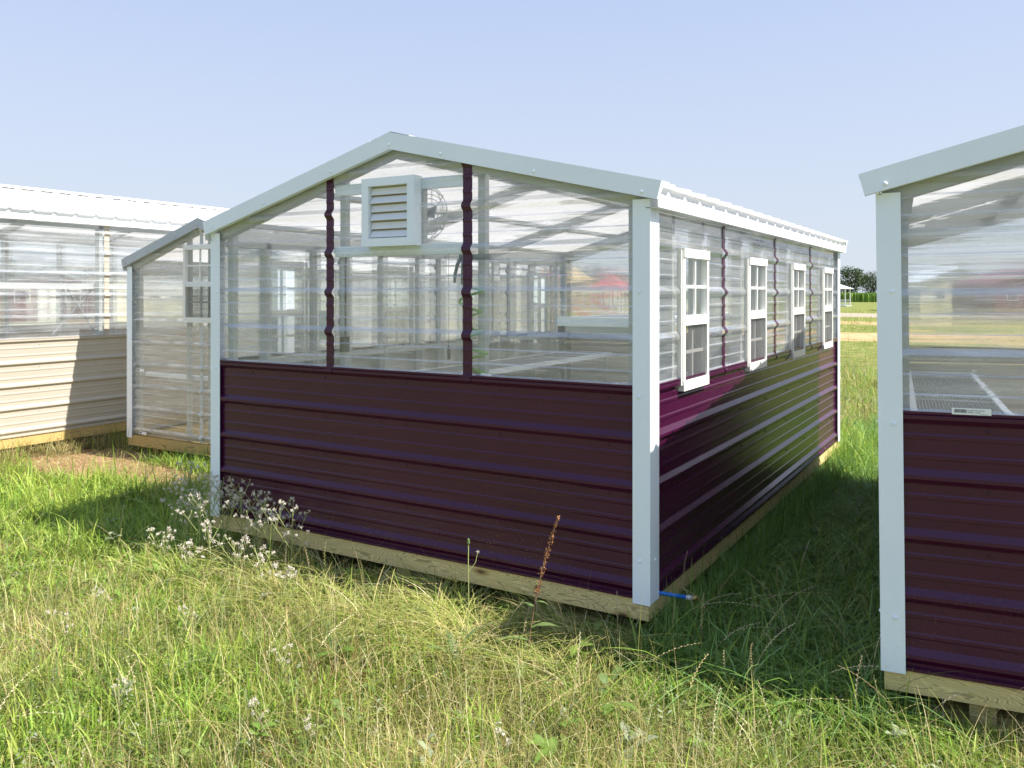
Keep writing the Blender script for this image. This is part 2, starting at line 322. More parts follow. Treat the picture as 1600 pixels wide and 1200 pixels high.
# ---------------------------------------------------------------- greenhouse builder
def greenhouse(name, loc, rz, W, L, zr, T, eav, sidem, label, opts):
    """local frame: x from -W to 0, y from 0 (gable facing the viewer) to L; T = rake top line (3 points x,z)."""
    root = empty(name, loc, rz); tag(root, label, 'greenhouse', 'small greenhouses set out in the field')
    if opts.get('roll'): root.rotation_euler = (0, -opts['roll'], rz)
    g = .022; (xl, zl), (xk, zk), (xr, zr_) = T
    z0s = zr-4*P-.045                          # bottom of the siding
    def Tz(x): return zl+(zk-zl)*(x-xl)/(xk-xl) if x < xk else zk+(zr_-zk)*(x-xk)/(xr-xk)
    def ext_gable(u0, u1, drop=.05):
        def e(z):
            zz = z+drop
            a = -1e9 if zz <= zl else xl+(zz-zl)/(zk-zl)*(xk-xl)
            b = 1e9 if zz <= zr_ else xk+(zz-zk)/(zr_-zk)*(xr-xk)
            if zz >= zk: return (xk, xk)
            a2, b2 = max(a, u0), min(b, u1)
            if b2 < a2: q = min(max(xk, u0), u1); return (q, q)
            return (a2, b2)
        return e
    FR = lambda u, n, z: (u, g-n, z)           # front wall
    BK = lambda u, n, z: (u, L-g+n, z)
    RS = lambda u, n, z: (-g+n, u, z)          # right wall, u = y
    LS = lambda u, n, z: (-W+g-n, u, z)
    solid = opts.get('solid', True)
    zw = zr+.012 if solid else z0s             # where the clear sheeting starts
    if solid:
        for mp, a, b in ((FR, -W+.02, -.02), (BK, -W+.02, -.02), (RS, .02, L-.02), (LS, .02, L-.02)):
            m = MB(mp); sheet(m, z0s, zr+.012, zr, lambda z: (a, b))
            m.box(a, b, .002, .0205, zr+.0125, zr+.022)         # capping lip
            m.box(a, b, -.004, .0205, z0s-.012, z0s)
            # screws
            u = a+.35
            while u < b-.1:
                for k in range(5):
                    zz = zr-k*P-.045
                    if zz > z0s: m.dome(mp(u, .0, zz), Vector(mp(0, 1, 0))-Vector(mp(0, 0, 0)), .007, .005)
                u += .61
            mm_ = m.f_; 
            # domes were given world points: rebuild mapping for them is not needed
            m.build('siding_panel', sidem, root)
    # battens and clear panels on the front
    fb = opts.get('fb', []); edges = [-W+.02]+[(a+b)/2 for a, b in fb]+[-.02]
    fw = opts.get('fwin')
    for a, b in zip(edges, edges[1:]):
        m = MB(FR)
        if fw:
            for (u0, u1, c0, c1) in ((a, fw[0], zw, zk), (fw[1], b, zw, zk), (fw[0], fw[1], zw, fw[2]), (fw[0], fw[1], fw[3], zk)):
                if u1 > u0: sheet(m, c0, c1-.04, zr, ext_gable(u0, u1), (zl-.05, zr_-.05), 1)
        else: sheet(m, zw, zk-.051, zr, ext_gable(a, b), (zl-.05, zr_-.05), 1)
        m.build('clear_panel', [M_clear, M_ribsheen], root)
    m = MB(BK); sheet(m, zw, zk-.051, zr, ext_gable(-W+.02, -.02), (zl-.05, zr_-.05), 1); m.build('clear_panel', [M_clear, M_ribsheen], root)
    hb = opts.get('hb', .022)
    def strip(mp, a, b, c0, c1, mat):
        m = MB(mp); pr = profile(c0, c1, zr)
        for (p0, o0), (p1, o1) in zip(pr, pr[1:]):
            e = .004
            m.quad((a, o0+e, p0), (b, o0+e, p0), (b, o1+e, p1), (a, o1+e, p1))
            m.quad((a, o0, p0), (a, o0+e, p0), (a, o1+e, p1), (a, o1, p1)); m.quad((b, o0+e, p0), (b, o0, p0), (b, o1, p1), (b, o1+e, p1))
        k = 0
        zz = c0+.05
        while zz < c1-.03:
            m.dome(mp((a+b)/2, .0, 0)[:2]+(zr+P*round((zz-zr)/P)-.05,) if False else mp((a+b)/2, .004, zz), Vector(mp(0, 1, 0))-Vector(mp(0, 0, 0)), .006, .005); zz += .17
        for k in range(len(m.v)): pass
        m.build('seam_strip', mat, root)
    bm_ = opts.get('battm', sidem)
    for a, b in fb:
        if fw and (a+b)/2 > fw[0] and (a+b)/2 < fw[1]:
            strip(FR, a, b, zw, fw[2]-.005, bm_); strip(FR, a, b, fw[3]+.005, Tz((a+b)/2)-.06, bm_)
        else: strip(FR, a, b, (zr-.02 if solid else zw), min(Tz(a), Tz(b))-.06, bm_)
    # side walls: windows, clear panels, battens
    for mp, wins, sb, ez in ((RS, opts.get('rwin', []), opts.get('rb', []), zr_-.10), (LS, opts.get('lwin', []), opts.get('lb', []), zl-.10)):
        brk = [.02]+sb+[L-.02]
        for a, b in zip(brk, brk[1:]):
            m = MB(mp); ww = sorted([q for q in wins if q[0] > a-.01 and q[1] < b+.01])
            if not ww: sheet(m, zw, ez, zr, lambda z: (a, b), (), 1)
            else:
                c0, c1 = ww[0][2], ww[0][3]
                if c0 > zw+.01: sheet(m, zw, c0, zr, lambda z: (a, b), (), 1)
                sheet(m, c1, ez, zr, lambda z: (a, b), (), 1)
                u = a
                for q in ww:
                    sheet(m, max(zw, c0), c1, zr, lambda z, u=u, q=q: (u, q[0]), (), 1); u = q[1]
                sheet(m, max(zw, c0), c1, zr, lambda z, u=u: (u, b), (), 1)
            m.build('clear_panel', [M_clear, M_ribsheen], root)
        for y in sb: strip(mp, y-hb, y+hb, (zr-.02 if solid else zw), ez, bm_)
        for q in wins: window(root, mp, q)
    if fw: window(root, FR, fw)
    # corner trims
    fwid, swid = .087, opts.get('swid', .115)
    for sx, X in ((1, 0.0), (-1, -W)):
        for sy, Y in ((1, 0.0), (-1, L)):
            m = MB(); ztop = (zr_ if sx > 0 else zl)-.075
            zb = opts.get('zb', 0.0)
            x0, x1 = sorted((X, X-sx*fwid)); y0, y1 = sorted((Y, Y+sy*.003))
            m.box(x0, x1, y0, y1, zb, ztop)
            x0, x1 = sorted((X-sx*.0005, X-sx*.003)); y0, y1 = sorted((Y+sy*.0035, Y+sy*swid)); m.box(x0, x1, y0, y1, zb+.004, ztop)
            for zz in (.2, zr-.03, 1.45, 1.85):
                if zz < ztop-.03: m.dome((X-sx*fwid*.62, Y, zz), (0, -sy, 0), .0085, .007); m.dome((X, Y+sy*swid*.55, zz), (sx, 0, 0), .0065, .006)
            m.build('corner_trim', M_white, root)
    # rake trims (front and back)
    H = .088
    for Y0, Y1, Yf in ((-.035, 0.0, .07), (L+.035, L, L-.07)):
        for (xa, za, xb, zb_) in ((xl, zl, xk, zk), (xr, zr_, xk, zk)):
            sg = 1 if xa < xb else -1
            m = MB()
            pl = [(xa, za), (xa+sg*.022, za-H+.004), (xb, zb_-H-.006), (xb, zb_)]
            m.prism(pl, Y0, Y1-(.001 if Y1 == 0 else -.001))
            m.prism([(xa, za-.004), (xb, zb_-.004), (xb, zb_), (xa, za)], Y1, Yf)
            for t in ((.06, .36, .72) if sg > 0 else (.06, .42, .78)):
                X = xa+(xb-xa)*t; Z = za+(zb_-za)*t-H*.76
                m.dome((X, Y0, Z), (0, -1 if Y0 < Y1 else 1, 0), .009, .008)
            if sg > 0 and Y0 < Y1: m.dome((xk, Y0, zk-H*.8), (0, -1, 0), .009, .008)
            m.build('rake_trim', opts.get('rakem', M_white), root)
    # eave trims
    for sx, xe, ze in ((1, xr-.018, zr_), (-1, xl+opts.get('le', .018), zl)):
        m = MB(); x0, x1 = sorted((xe, xe-sx*.004)); ed = opts.get('ed', .118) if sx < 0 else .118; m.box(x0, x1, -.030, L+.030, ze-ed, ze-.022)
        x0, x1 = sorted((xe-sx*.0045, (0 if sx > 0 else -W)-sx*.02)); m.box(x0, x1, -.0, L, ze-ed, ze-ed+.004)
        m.build('eave_trim', M_roofpaint, root)
    # roof sheets, ribs down the slope
    re_ = opts.get('re', -.01); dzl = (zk-zl)/(xk-xl)
    for (xa, za, xb, zb_) in ((xl+re_, zl+max(re_, 0)*dzl, xk, zk), (xr+.01, zr_, xk, zk)):
        m = MB(); pr = profile(.0, L, .11)
        for (a, oa), (b, ob) in zip(pr, pr[1:]):
            m.quad((xa, a, za-.024+oa), (xb, a, zb_-.024+oa), (xb, b, zb_-.024+ob), (xa, b, za-.024+ob))
        m.build('roof_panel', M_roof, root)
    m = MB()
    for sx, (xe, ze) in ((1, (xr, zr_)), (-1, (xl, zl))):
        dx = .14*sx; dz = (ze-zk)/abs(xe-xk)*.14
        m.quad((xk, -.030, zk+.004), (xk+dx, -.030, zk+dz+.002), (xk+dx, L+.036, zk+dz+.003), (xk, L+.036, zk+.006))
        m.quad((xk+dx, -.036, zk+dz+.003), (xk+dx, -.036, zk+dz-.008), (xk+dx, L+.036, zk+dz-.008), (xk+dx, L+.036, zk+dz+.003))
    m.build('ridge_cap', M_roofpaint, root)
    # frame: rafters, purlins, studs, plates
    n_r = opts.get('nr', 4)
    for k in range(n_r):
        y = .05+(L-.1)*k/(n_r-1)
        for (xa, za) in ((xl+.08, zl), (xr-.08, zr_)):
            m = MB(); s_ = .085
            m.prism([(xa, za-.035), (xk, zk-.035), (xk, zk-.035-s_), (xa, za-.035-s_)], y-.03, y+.03); m.build('rafter', M_grey, root)
    for (xe, ze) in ((xl, zl), (xr, zr_)):
        for t in (.10, .5, .93):
            x = xe+(xk-xe)*t; z = ze+(zk-ze)*t-.034
            m = MB(); m.box(x-.045, x+.045, .085, L-.085, z-.03-.008, z-.008); m.build('purlin', M_grey, root)
    studs_f = opts.get('fs', [(-W+.09, -W+.13)])
    for mpf in (FR, BK):
        for a, b in studs_f+[(-.13, -.09), (-W+.09, -W+.13)] if mpf is BK else studs_f:
            m = MB(mpf); m.box(a, b, -.085, -.045, .03, Tz((a+b)/2)-.10); m.build('stud', M_grey, root)
    for mp, ss, ze in ((RS, opts.get('rs', []), zr_), (LS, opts.get('ls', []), zl)):
        for y in ss:
            m = MB(mp); m.box(y-.02, y+.02, -.09, -.012, .03, ze-.12); m.build('stud', M_grey, root)
        m = MB(mp); m.box(.10, L-.10, -.09, -.012, ze-.16, ze-.121); m.build('top_plate', M_grey, root)
        if solid: m = MB(mp); m.box(.10, L-.10, -.085, -.010, zr-.035, zr+.0); m.build('wall_girt', M_grey, root)
    for mp in (FR, BK):
        if solid: m = MB(mp); m.box(-W+.14, -.14, -.085, -.010, zr-.035, zr+.0); m.build('wall_girt', M_grey, root)
    # base boards, floor, skids
    bt = z0s-.013; bb = opts.get('bb', -.075)
    wm = opts.get('woodm', M_wood)
    m = MB(); m.box(-W+.012, -.012, .010, .05, bb, bt); m.build('base_board', wm, root)
    m = MB(); m.box(-W+.012, -.012, L-.05, L-.010, bb, bt); m.build('base_board', wm, root)
    m = MB(); m.box(-.050, -.012, .051, L-.051, bb, bt); m.build('base_board', wm, root)
    m = MB(); m.box(-W+.012, -W+.050, .051, L-.051, bb, bt); m.build('base_board', wm, root)
    m = MB(); m.box(-W+.051, -.051, .051, L-.051, bt-.030, bt-.006); m.build('floor', opts.get('floorm', M_floor), root)
    for x in opts.get('skids', (-W+.35, -W/2, -.55)):
        m = MB(); m.box(x-.045, x+.045, .09, L-.09, bb-.10, bb-.002); m.build('skid', wm, root)
        for y in (.28, L-.3):
            m = MB(); m.box(x-.20, x+.20, y-.11, y+.09, GZ-loc[2]-.05, bb-.103); m.build('footing_block', wm, root)
    return root

def window(root, mp, q):
    a, b, c0, c1 = q; d0, d1 = -.004, .037; fwid = .028
    mid = c0+(c1-c0)*.50
    m = MB(mp)
    m.box(a, b, d0, d1, c1-.046, c1); m.box(a+.001, b-.001, d0, d1-.004, c0, c0+.050)
    m.box(a, a+fwid, d0, d1-.006, c0+.050, c1-.046); m.box(b-fwid, b, d0, d1-.006, c0+.050, c1-.046)
    m.box(a+fwid, b-fwid, -.01, d1-.012, mid-.016, mid+.020)
    m.box(a+fwid, b-fwid, 0, d1-.002, mid-.030, mid-.017)
    m.box(a-.014, a, RIBH+.001, RIBH+.004, c0+.03, c1-.01); m.box(b, b+.014, RIBH+.001, RIBH+.004, c0+.03, c1-.01)   # nailing flange
    wo = m.build('window', M_vinyl, root)
    ia, ib = a+fwid, b-fwid; cx_ = (ia+ib)/2
    m = MB(mp); zt0, zt1 = mid+.020, c1-.046; zc = (zt0+zt1)/2
    m.box(ia, ib, .012, .024, zc-.008, zc+.008); m.box(cx_-.008, cx_+.008, .012, .024, zt0, zc-.008); m.box(cx_-.008, cx_+.008, .012, .024, zc+.008, zt1)
    m.build('muntin', M_vinyl, wo)
    zb0, zb1 = c0+.050, mid-.030; zc = (zb0+zb1)/2
    m = MB(mp); m.box(ia, ib, .001, .009, zc-.008, zc+.008); m.box(cx_-.008, cx_+.008, .001, .009, zb0, zc-.008); m.box(cx_-.008, cx_+.008, .001, .009, zc+.008, zb1)
    m.build('muntin', M_vinyl, wo)
    m = MB(mp); m.quad((ia, .008, zt0), (ib, .008, zt0), (ib, .008, zt1), (ia, .008, zt1)); m.build('pane', M_glass, wo)
    m = MB(mp); m.quad((ia, -.001, zb0), (ib, -.001, zb0), (ib, -.001, zb1), (ia, -.001, zb1)); m.build('pane', M_glass, wo)
    m = MB(mp); m.quad((ia, .020, zb0), (ib, .020, zb0), (ib, .020, zb1), (ia, .020, zb1)); m.build('insect_screen', M_screen, wo)
    return wo

# MB.dome receives final coordinates: give it an untransformed writer
def _dome(s, c, n_, r, h, m=None, k=8):
    f = s.f_; s.f_ = lambda a, b, c_: (a, b, c_)
    _odome(s, c, n_, r, h, m, k); s.f_ = f
_odome = MB.dome; MB.dome = _dome

MAINW, MAINL = 3.028, 4.98
WY = [(.432, .842), (1.668, 2.10), (2.897, 3.33), (4.12, 4.546)]
WINS = [(a, b, .948, 1.672) for a, b in WY]
SB = [1.206, 2.453, 3.679]
ST = [.40, .87, 1.206, 1.635, 2.13, 2.453, 2.865, 3.36, 3.679, 4.09, 4.58]
main = greenhouse('greenhouse', (0, 0, 0), 0, MAINW, MAINL, .992,
    [(-MAINW-.035, 1.905), (-1.512, 2.333), (.068, 1.955)], None, M_burg,
    'burgundy greenhouse in the middle with louvered gable vent and four side windows',
    dict(fb=[(-2.029, -1.973), (-1.056, -.999)], rwin=WINS, lwin=WINS, rb=SB, lb=SB, rs=ST, ls=ST,
         fs=[(-MAINW+.09, -MAINW+.14), (-1.965, -1.925), (-.992, -.948), (-.135, -.095)]))
# main gable extras: rails, vent, fan, cord, box, pull chain
def part(mb, name, mat, parent=main, **k): return mb.build(name, mat, parent, **k)
m = MB(); m.box(-1.972, -1.057, .030, .066, 2.015, 2.075); part(m, 'gable_rail', M_white)
m = MB(); m.box(-1.972, -1.057, .030, .066, 1.655, 1.715); part(m, 'gable_rail', M_white)
m = MB(); m.box(-1.36, -1.325, .030, .066, 1.716, 2.014); part(m, 'gable_stud', M_grey)
vf = MB(); VX0, VX1, VZ0, VZ1 = -1.705, -1.335, 1.705, 2.085
def vlin(x): return (x-VX0)/(VX1-VX0)
vf.box(VX0, VX1, -.045, .028, VZ1-.045, VZ1); vf.box(VX0, VX1, -.045, .028, VZ0, VZ0+.045)
vf.box(VX0, VX0+.048, -.043, .028, VZ0+.045, VZ1-.045); vf.box(VX1-.048, VX1, -.043, .028, VZ0+.045, VZ1-.045)
vent = part(vf, 'louver_vent', M_white)
for k in range(6):
    z = VZ0+.052+k*.0475; m = MB()
    a, b = VX0+.052, VX1-.052; tilt = .012 if k % 2 else .022
    m.quad((a, -.012-tilt, z), (b, -.012-tilt, z), (b, -.012, z+.036), (a, -.012, z+.036))
    m.quad((a, -.012-tilt, z), (a, -.006, z-.003), (b, -.006, z-.003), (b, -.012-tilt, z))
    m.quad((a, -.012-tilt, z-.002), (b, -.012-tilt, z-.002), (b, -.012-tilt, z), (a, -.012-tilt, z))
    m.dome(((a+b)/2, -.014-tilt*.5, z+.02), (0, -1, .2), .003, .002)
    m.build('louver', M_louver, vent)
m = MB(); m.box(VX0+.05, VX1-.05, .004, .007, VZ0+.045, VZ1-.045); m.build('back_plate', M_cream, vent)
fan = empty('exhaust_fan'); fan.parent = main
FX, FZ = -1.40, 1.89
m = MB(); m.box(-1.66, -1.365, .07, .078, 1.72, 2.06); m.tube([(FX-.03, .08, FZ), (FX-.03, .17, FZ)], .045, 14)
m.build('fan_housing', M_lightgrey, fan)
m = MB()
for rr, yy in ((.165, .085), (.16, .13), (.14, .165), (.115, .175), (.09, .18), (.06, .182)):
    m.tube([(FX+rr*math.cos(t*6.2832/28), yy, FZ+rr*math.sin(t*6.2832/28)) for t in range(29)], .0022, 5)
for t in range(10):
    c, s_ = math.cos(t*.6283), math.sin(t*.6283)
    m.tube([(FX+.165*c, .085, FZ+.165*s_), (FX+.16*c, .14, FZ+.16*s_), (FX+.06*c, .184, FZ+.06*s_), (FX, .186, FZ)], .0022, 5)
m.build('fan_guard', M_lightgrey, fan)
m = MB()
for t in range(5):
    a = t*1.2566; q = []
    for (r0, da) in ((.04, -.3), (.14, -.25), (.14, .3), (.04, .4)): q.append((FX-.03+r0*math.cos(a+da), .10+da*.04, FZ+r0*math.sin(a+da)))
    m.quad(*q)
m.build('fan_blade', M_greyd, fan)
m = MB(); m.tube([(-1.90, .06, 1.70), (-1.915, .06, 1.66), (-1.918, .06, 1.6), (-1.918, .06, 1.45), (-1.918, .06, 1.20), (-1.915, .062, 1.17)], .006, 6); part(m, 'power_cord', M_black)
m = MB(); m.box(-1.935, -1.90, .03, .075, 1.10, 1.19); part(m, 'socket_box', M_black)
m = MB(); m.box(-2.10, -2.035, .03, .075, 1.17, 1.34); part(m, 'thermostat', M_lightgrey)
m = MB(); m.tube([(-1.22, .12, 1.66), (-1.22, .12, 1.16)], .0015, 4); m.tube([(-1.22, .12, 1.16), (-1.22, .12, 1.12), (-1.22, .12, 1.08)], [.004, .011, .009], 8); part(m, 'pull_cord', M_black)

# benches, shelf inside main
def bench(name, root_, x0, x1, y0, y1, z, label, leg=True, rim=.035):
    o = empty(name, root_.matrix_world @ Vector((0, 0, 0)) if False else tuple(root_.location), root_.rotation_euler.z)
    tag(o, label, 'bench', 'wire benches inside the greenhouses')
    m = MB(); m.box(x0, x1, y0, y0+rim, z-.04, z); m.box(x0, x1, y1-rim, y1, z-.04, z)
    m.box(x0, x0+rim, y0+rim, y1-rim, z-.04, z-.001); m.box(x1-rim, x1, y0+rim, y1-rim, z-.04, z-.001)
    k = y0+1.2
    while k < y1-.3: m.box(x0+rim, x1-rim, k, k+.03, z-.04, z-.008); k += 1.2
    m.build('bench_rim', M_white, o)
    m = MB()
    nx = int((x1-x0-2*rim)/.019)
    for i in range(1, nx): x = x0+rim+i*(x1-x0-2*rim)/nx; m.box(x-.0018, x+.0018, y0+rim, y1-rim, z-.006, z-.003)
    y = y0+rim+.05
    while y < y1-rim: m.box(x0+rim, x1-rim, y-.0018, y+.0018, z-.0085, z-.006); y += .05
    m.build('wire_top', M_greyd, o)
    m = MB(); m.quad((x0+rim, y0+rim, z-.010), (x1-rim, y0+rim, z-.010), (x1-rim, y1-rim, z-.010), (x0+rim, y1-rim, z-.010)); m.build('mesh_sheet', M_mesh, o)
    if leg:
        k = y0+.1
        for yy in (y0+.1, (y0+y1)/2, y1-.1):
            for xx in (x0+.03, x1-.03):
                m = MB(); m.beam((xx, yy, z-.04), (xx, yy, .02), .03, .03); m.build('leg', M_grey, o)
    return o
bench('plant_bench', main, -2.85, -2.30, .20, 4.7, .80, 'long wire topped bench along the far left wall inside the burgundy greenhouse')
bench('plant_bench', main, -.84, -.22, .22, 4.7, .80, 'long wire topped bench under the side windows inside the burgundy greenhouse')
sh = empty('shelf', (0, 0, 0)); tag(sh, 'narrow white upper shelf with black end clips seen through the right front panel', 'shelf')
m = MB(); m.box(-.60, -.15, .22, .26, 1.275, 1.32); m.box(-.60, -.15, 1.74, 1.78, 1.275, 1.32); m.box(-.60, -.565, .26, 1.74, 1.275, 1.318); m.box(-.185, -.15, .26, 1.74, 1.275, 1.318)
for k in range(7): m.box(-.565, -.185, .38+k*.19, .405+k*.19, 1.285, 1.30)
m.build('shelf_rim', M_white, sh)
m = MB(); m.box(-.555, -.155, .225, .25, 1.245, 1.274); m.build('channel', M_grey, sh)
m = MB(); m.box(-.598, -.5555, .222, .252, 1.243, 1.2745); m.build('end_clip', M_black, sh)
m = MB(); m.box(-.152, -.105, .30, .34, 1.262, 1.302); m.box(-.152, -.105, 1.66, 1.70, 1.262, 1.302); m.build('wall_bracket', M_greyd, sh)

# green coiled hose hanging behind the front batten
gh = empty('coiled_hose', (-1.025, .046, 1.6)); tag(gh, 'bright green coiled hose hanging behind the right burgundy strip of the front', 'hose')
pts = []
for k in range(0, 200):
    t = k/199.0; z = -.08-.50*t; a = t*2*math.pi*4.6+2.6; rr = .060+.010*math.sin(t*9)
    pts.append((rr*math.cos(a)+.045*t*t+.01*math.sin(t*17), .010*math.sin(a)+.004, z+.010*math.sin(a*1.0)))
m = MB(); m.tube(pts, .0075, 7); m.build('hose_coil', M_green, gh, smooth=True)
m = MB(); m.tube([(-.035, 0, .03), (-.03, 0, -.02), (-.045, 0, -.07), (-.05, 0, -.11)], [.022, .026, .018, .012], 8); m.tube([(-.055, 0, .035), (-.085, 0, .0), (-.10, 0, -.05), (-.105, 0, -.10)], [.012, .010, .010, .007], 7); m.box(-.07, .12, -.01, .01, .02, .05); m.build('spray_gun', M_dkgreen, gh, smooth=True)
m = MB(); m.tube([(.02, .0, -.57), (.07, .0, -.58)], .013, 8); m.tube([(.045, 0, -.60), (.045, 0, -.555)], .01, 8); m.build('brass_tap', M_brass, gh)
m = MB(); m.tube([(.07, .0, -.58), (.12, .0, -.60)], [.014, .019], 8); m.build('white_coupling', M_vinyl, gh)

# blue hose end by the corner
bh = empty('hose_end', (0.0, .12, .0)); tag(bh, 'short blue hose end with brass fitting at the foot of the white corner post', 'hose')
m = MB(); m.tube([Vector((-.06, .03, .03)), Vector((-.01, .0, .026)), Vector((.02, 0, .022))+Vector((RT[0], RT[1], 0))*.03, Vector((.02, 0, .010))+Vector((RT[0], RT[1], 0))*.105], .0095, 10); m.build('hose', M_blue, bh, smooth=True)
HB = lambda t, z: Vector((.02, 0, z))+Vector((RT[0], RT[1], 0))*t
m = MB(); m.tube([HB(.104, .010), HB(.135, .006)], .0115, 10); m.build('collar', M_steel, bh, smooth=True)
m = MB(); m.tube([HB(.134, .006), HB(.140, .005), HB(.155, .004), HB(.157, .004), HB(.172, .002)], [.011, .0145, .0145, .011, .010], 10); m.build('brass_fitting', M_brass, bh, smooth=True)

# right greenhouse -------------------------------------------------------------
RBW = 3.03
ra = .105
def rbwins(): return [(.36, .81, .912, 1.668), (1.575, 2.06, .912, 1.668), (2.80, 3.31, .912, 1.668), (4.02, 4.50, .912, 1.668)]
# its local frame runs from -W (its left corner, the visible one) to 0
cx0, cy0 = .992+RBW*math.cos(ra), -.12+RBW*math.sin(ra)
rb = greenhouse('greenhouse', (cx0, cy0, RBW*.010), ra, RBW, 4.25, .992-.02,
    [(-RBW-.06, 1.905), (-1.515, 2.30), (.06, 1.905)], None, M_burg,
    'burgundy and clear greenhouse cut off by the right edge, nearest to the camera',
    dict(re=.062, le=.068, ed=.08, roll=.010, fb=[], rwin=WINS[:3], lwin=[], rb=SB[:3], lb=SB[1:2], rs=ST[:9], ls=[.10, 1.206, 2.453, 3.3, 4.15],
         fs=[(-.135, -.095)], swid=.10, bb=-.085, zb=-.012))
rbench = empty('plant_bench', (cx0, cy0, RBW*.010), ra); rbench.rotation_euler = (0, -.010, ra)
tag(rbench, 'wire topped bench with white edges inside the greenhouse at the right edge', 'bench', 'wire benches inside the greenhouses')
x0, x1, z = -RBW+.13, -RBW+.62, .80
m = MB(); m.box(x0, x0+.035, .25, 4.1, z-.04, z); m.box(x1-.035, x1, .25, 4.1, z-.04, z); m.box(x0+.035, x1-.035, .25, .285, z-.04, z-.001); m.box(x0+.035, x1-.035, 4.065, 4.1, z-.04, z-.001); m.box(x0+.035, x1-.035, 2.4, 2.43, z-.04, z-.004)
m.build('bench_rim', M_white, rbench)
m = MB(); n_ = 24
for i in range(1, n_): x = x0+.035+i*(x1-x0-.07)/n_; m.box(x-.002, x+.002, .285, 4.065, z-.012, z-.008)
y = .33
while y < 4.05: m.box(x0+.035, x1-.035, y-.002, y+.002, z-.016, z-.012); y += .05
m.build('wire_top', M_greyd, rbench)
for yy in (.35, 2.4, 4.0):
    for xx in (x0+.02, x1-.02): m = MB(); m.beam((xx, yy, z-.04), (xx, yy, .0), .03, .03); m.build('leg', M_grey, rbench)
# barcode sticker
def text_obj(name, s, size, loc, mat, parent, rx=90):
    cu = bpy.data.curves.new(name, 'FONT'); cu.body = s; cu.size = size; cu.extrude = .0003
    to = bpy.data.objects.new(name, cu); col.objects.link(to)
    dg = bpy.context.evaluated_depsgraph_get(); me = bpy.data.meshes.new_from_object(to.evaluated_get(dg)); bpy.data.objects.remove(to)
    me.materials.clear(); me.materials.append(mat); o = link_obj(name, me, parent); o.location = loc; o.rotation_euler = (R(rx), 0, 0); return o
def sticker(parent, x, z, w_, h, y, big=True):
    m = MB(); m.box(x, x+w_, y-.002, y, z, z+h); st = m.build('barcode_sticker', M_sticker, parent)
    r_ = random.Random(3); m = MB(); q = x+w_*.06
    while q < x+w_*.36:
        bw = r_.choice((.0006, .0012, .002))*(w_/.13); m.box(q, q+bw, y-.0026, y-.0021, z+h*.28, z+h*.82); q += bw+r_.choice((.0008, .0014))*(w_/.13)
    m.build('barcode', M_ink, st)
    if big:
        text_obj('sticker_text', 'SUNSETTER 36"X6\'', h*.28, (x+w_*.40, y-.0022, z+h*.58), M_ink, st)
        text_obj('sticker_text', 'PANEL, CLEAR', h*.28, (x+w_*.40, y-.0022, z+h*.28), M_ink, st)
        text_obj('sticker_text', 'MADE IN USA', h*.16, (x+w_*.74, y-.0022, z+h*.08), M_ink, st)
    return st
sticker(rb, -RBW+.253, .972+.018, .128, .024, .0, True)

# small clear greenhouse -------------------------------------------------------
CW = 2.33
clr = greenhouse('greenhouse', (-6.545+CW, 1.775, -.07), 0, CW, 4.9, 1.0,
    [(-CW-.045, 1.868), (-1.165, 2.248), (.045, 1.868)], None, M_white,
    'small all clear greenhouse half hidden behind the burgundy one, white window in its gable',
    dict(solid=False, fb=[(-1.19, -1.145)], fwin=(-1.405, -.93, 1.225, 1.99), battm=M_lightgrey, woodm=M_woody, floorm=M_woody,
         fs=[(-CW+.09, -CW+.13), (-1.13, -1.09), (-1.45, -1.41), (-.92, -.88)], rs=[.1, 1.2, 2.4, 3.6, 4.7], ls=[.1, 1.2, 2.4, 3.6, 4.7],
         rakem=painted('grey blue trim', (.42, .46, .50), .4, .03), bb=-.08, nr=5))
m = MB(); m.box(-CW+.09, -.09, .03, .07, .045, .10); part(m, 'bottom_rail', M_tan, clr)
m = MB(); m.box(-CW+.14, -1.13, .12, .16, .64, .68); part(m, 'inside_rail', M_white, clr)
sticker(clr, -CW+.21, .05, .12, .028, .0, False); sticker(clr, -CW+.17, .70, .12, .028, .0, False)
m = MB(); m.tube([(-.98, .1, .66), (-.985, .1, .4), (-.97, .12, .22), (-.92, .16, .08), (-.84, .2, .05)], .008, 7); o = m.build('hose', M_blue, None, smooth=True); o.location = (-6.545+CW, 1.775, -.07)
tag(o, 'thin blue hose hanging inside the small clear greenhouse', 'hose')

# beige greenhouse -------------------------------------------------------------
BW = 3.4
bge = greenhouse('greenhouse', (-7.163, -2.2, 0.0), 0, BW, 11.0, .963,
    [(-BW-.05, 2.32), (-1.68, 2.735), (.055, 2.31)], None, M_beige,
    'long beige and clear greenhouse on the far left under a white ribbed roof',
    dict(hb=.030, fb=[], rwin=[], lwin=[(3.2, 3.9, 1.05, 1.85), (5.6, 6.3, 1.05, 1.85), (8.0, 8.7, 1.05, 1.85)], rb=[1.5, 4.16, 6.9, 9.0], lb=[2.4, 4.8, 7.2, 9.0], rs=[.1, 1.5, 2.8, 4.10, 5.5, 6.9, 8.2, 9.0, 10.8], ls=[.1, 1.6, 2.4, 3.15, 3.95, 4.8, 5.55, 6.35, 7.2, 7.95, 8.75, 10.8],
         woodm=M_woody, floorm=M_floor, nr=8, bb=-.11, zb=.0))
bs = empty('shelf', (-7.163, -2.2, 0)); tag(bs, 'long white upper shelf on crossed braces inside the beige greenhouse', 'shelf')
m = MB(); m.box(-.45, -.12, .3, 10.6, 1.49, 1.55); m.build('shelf_board', M_roofpaint, bs)
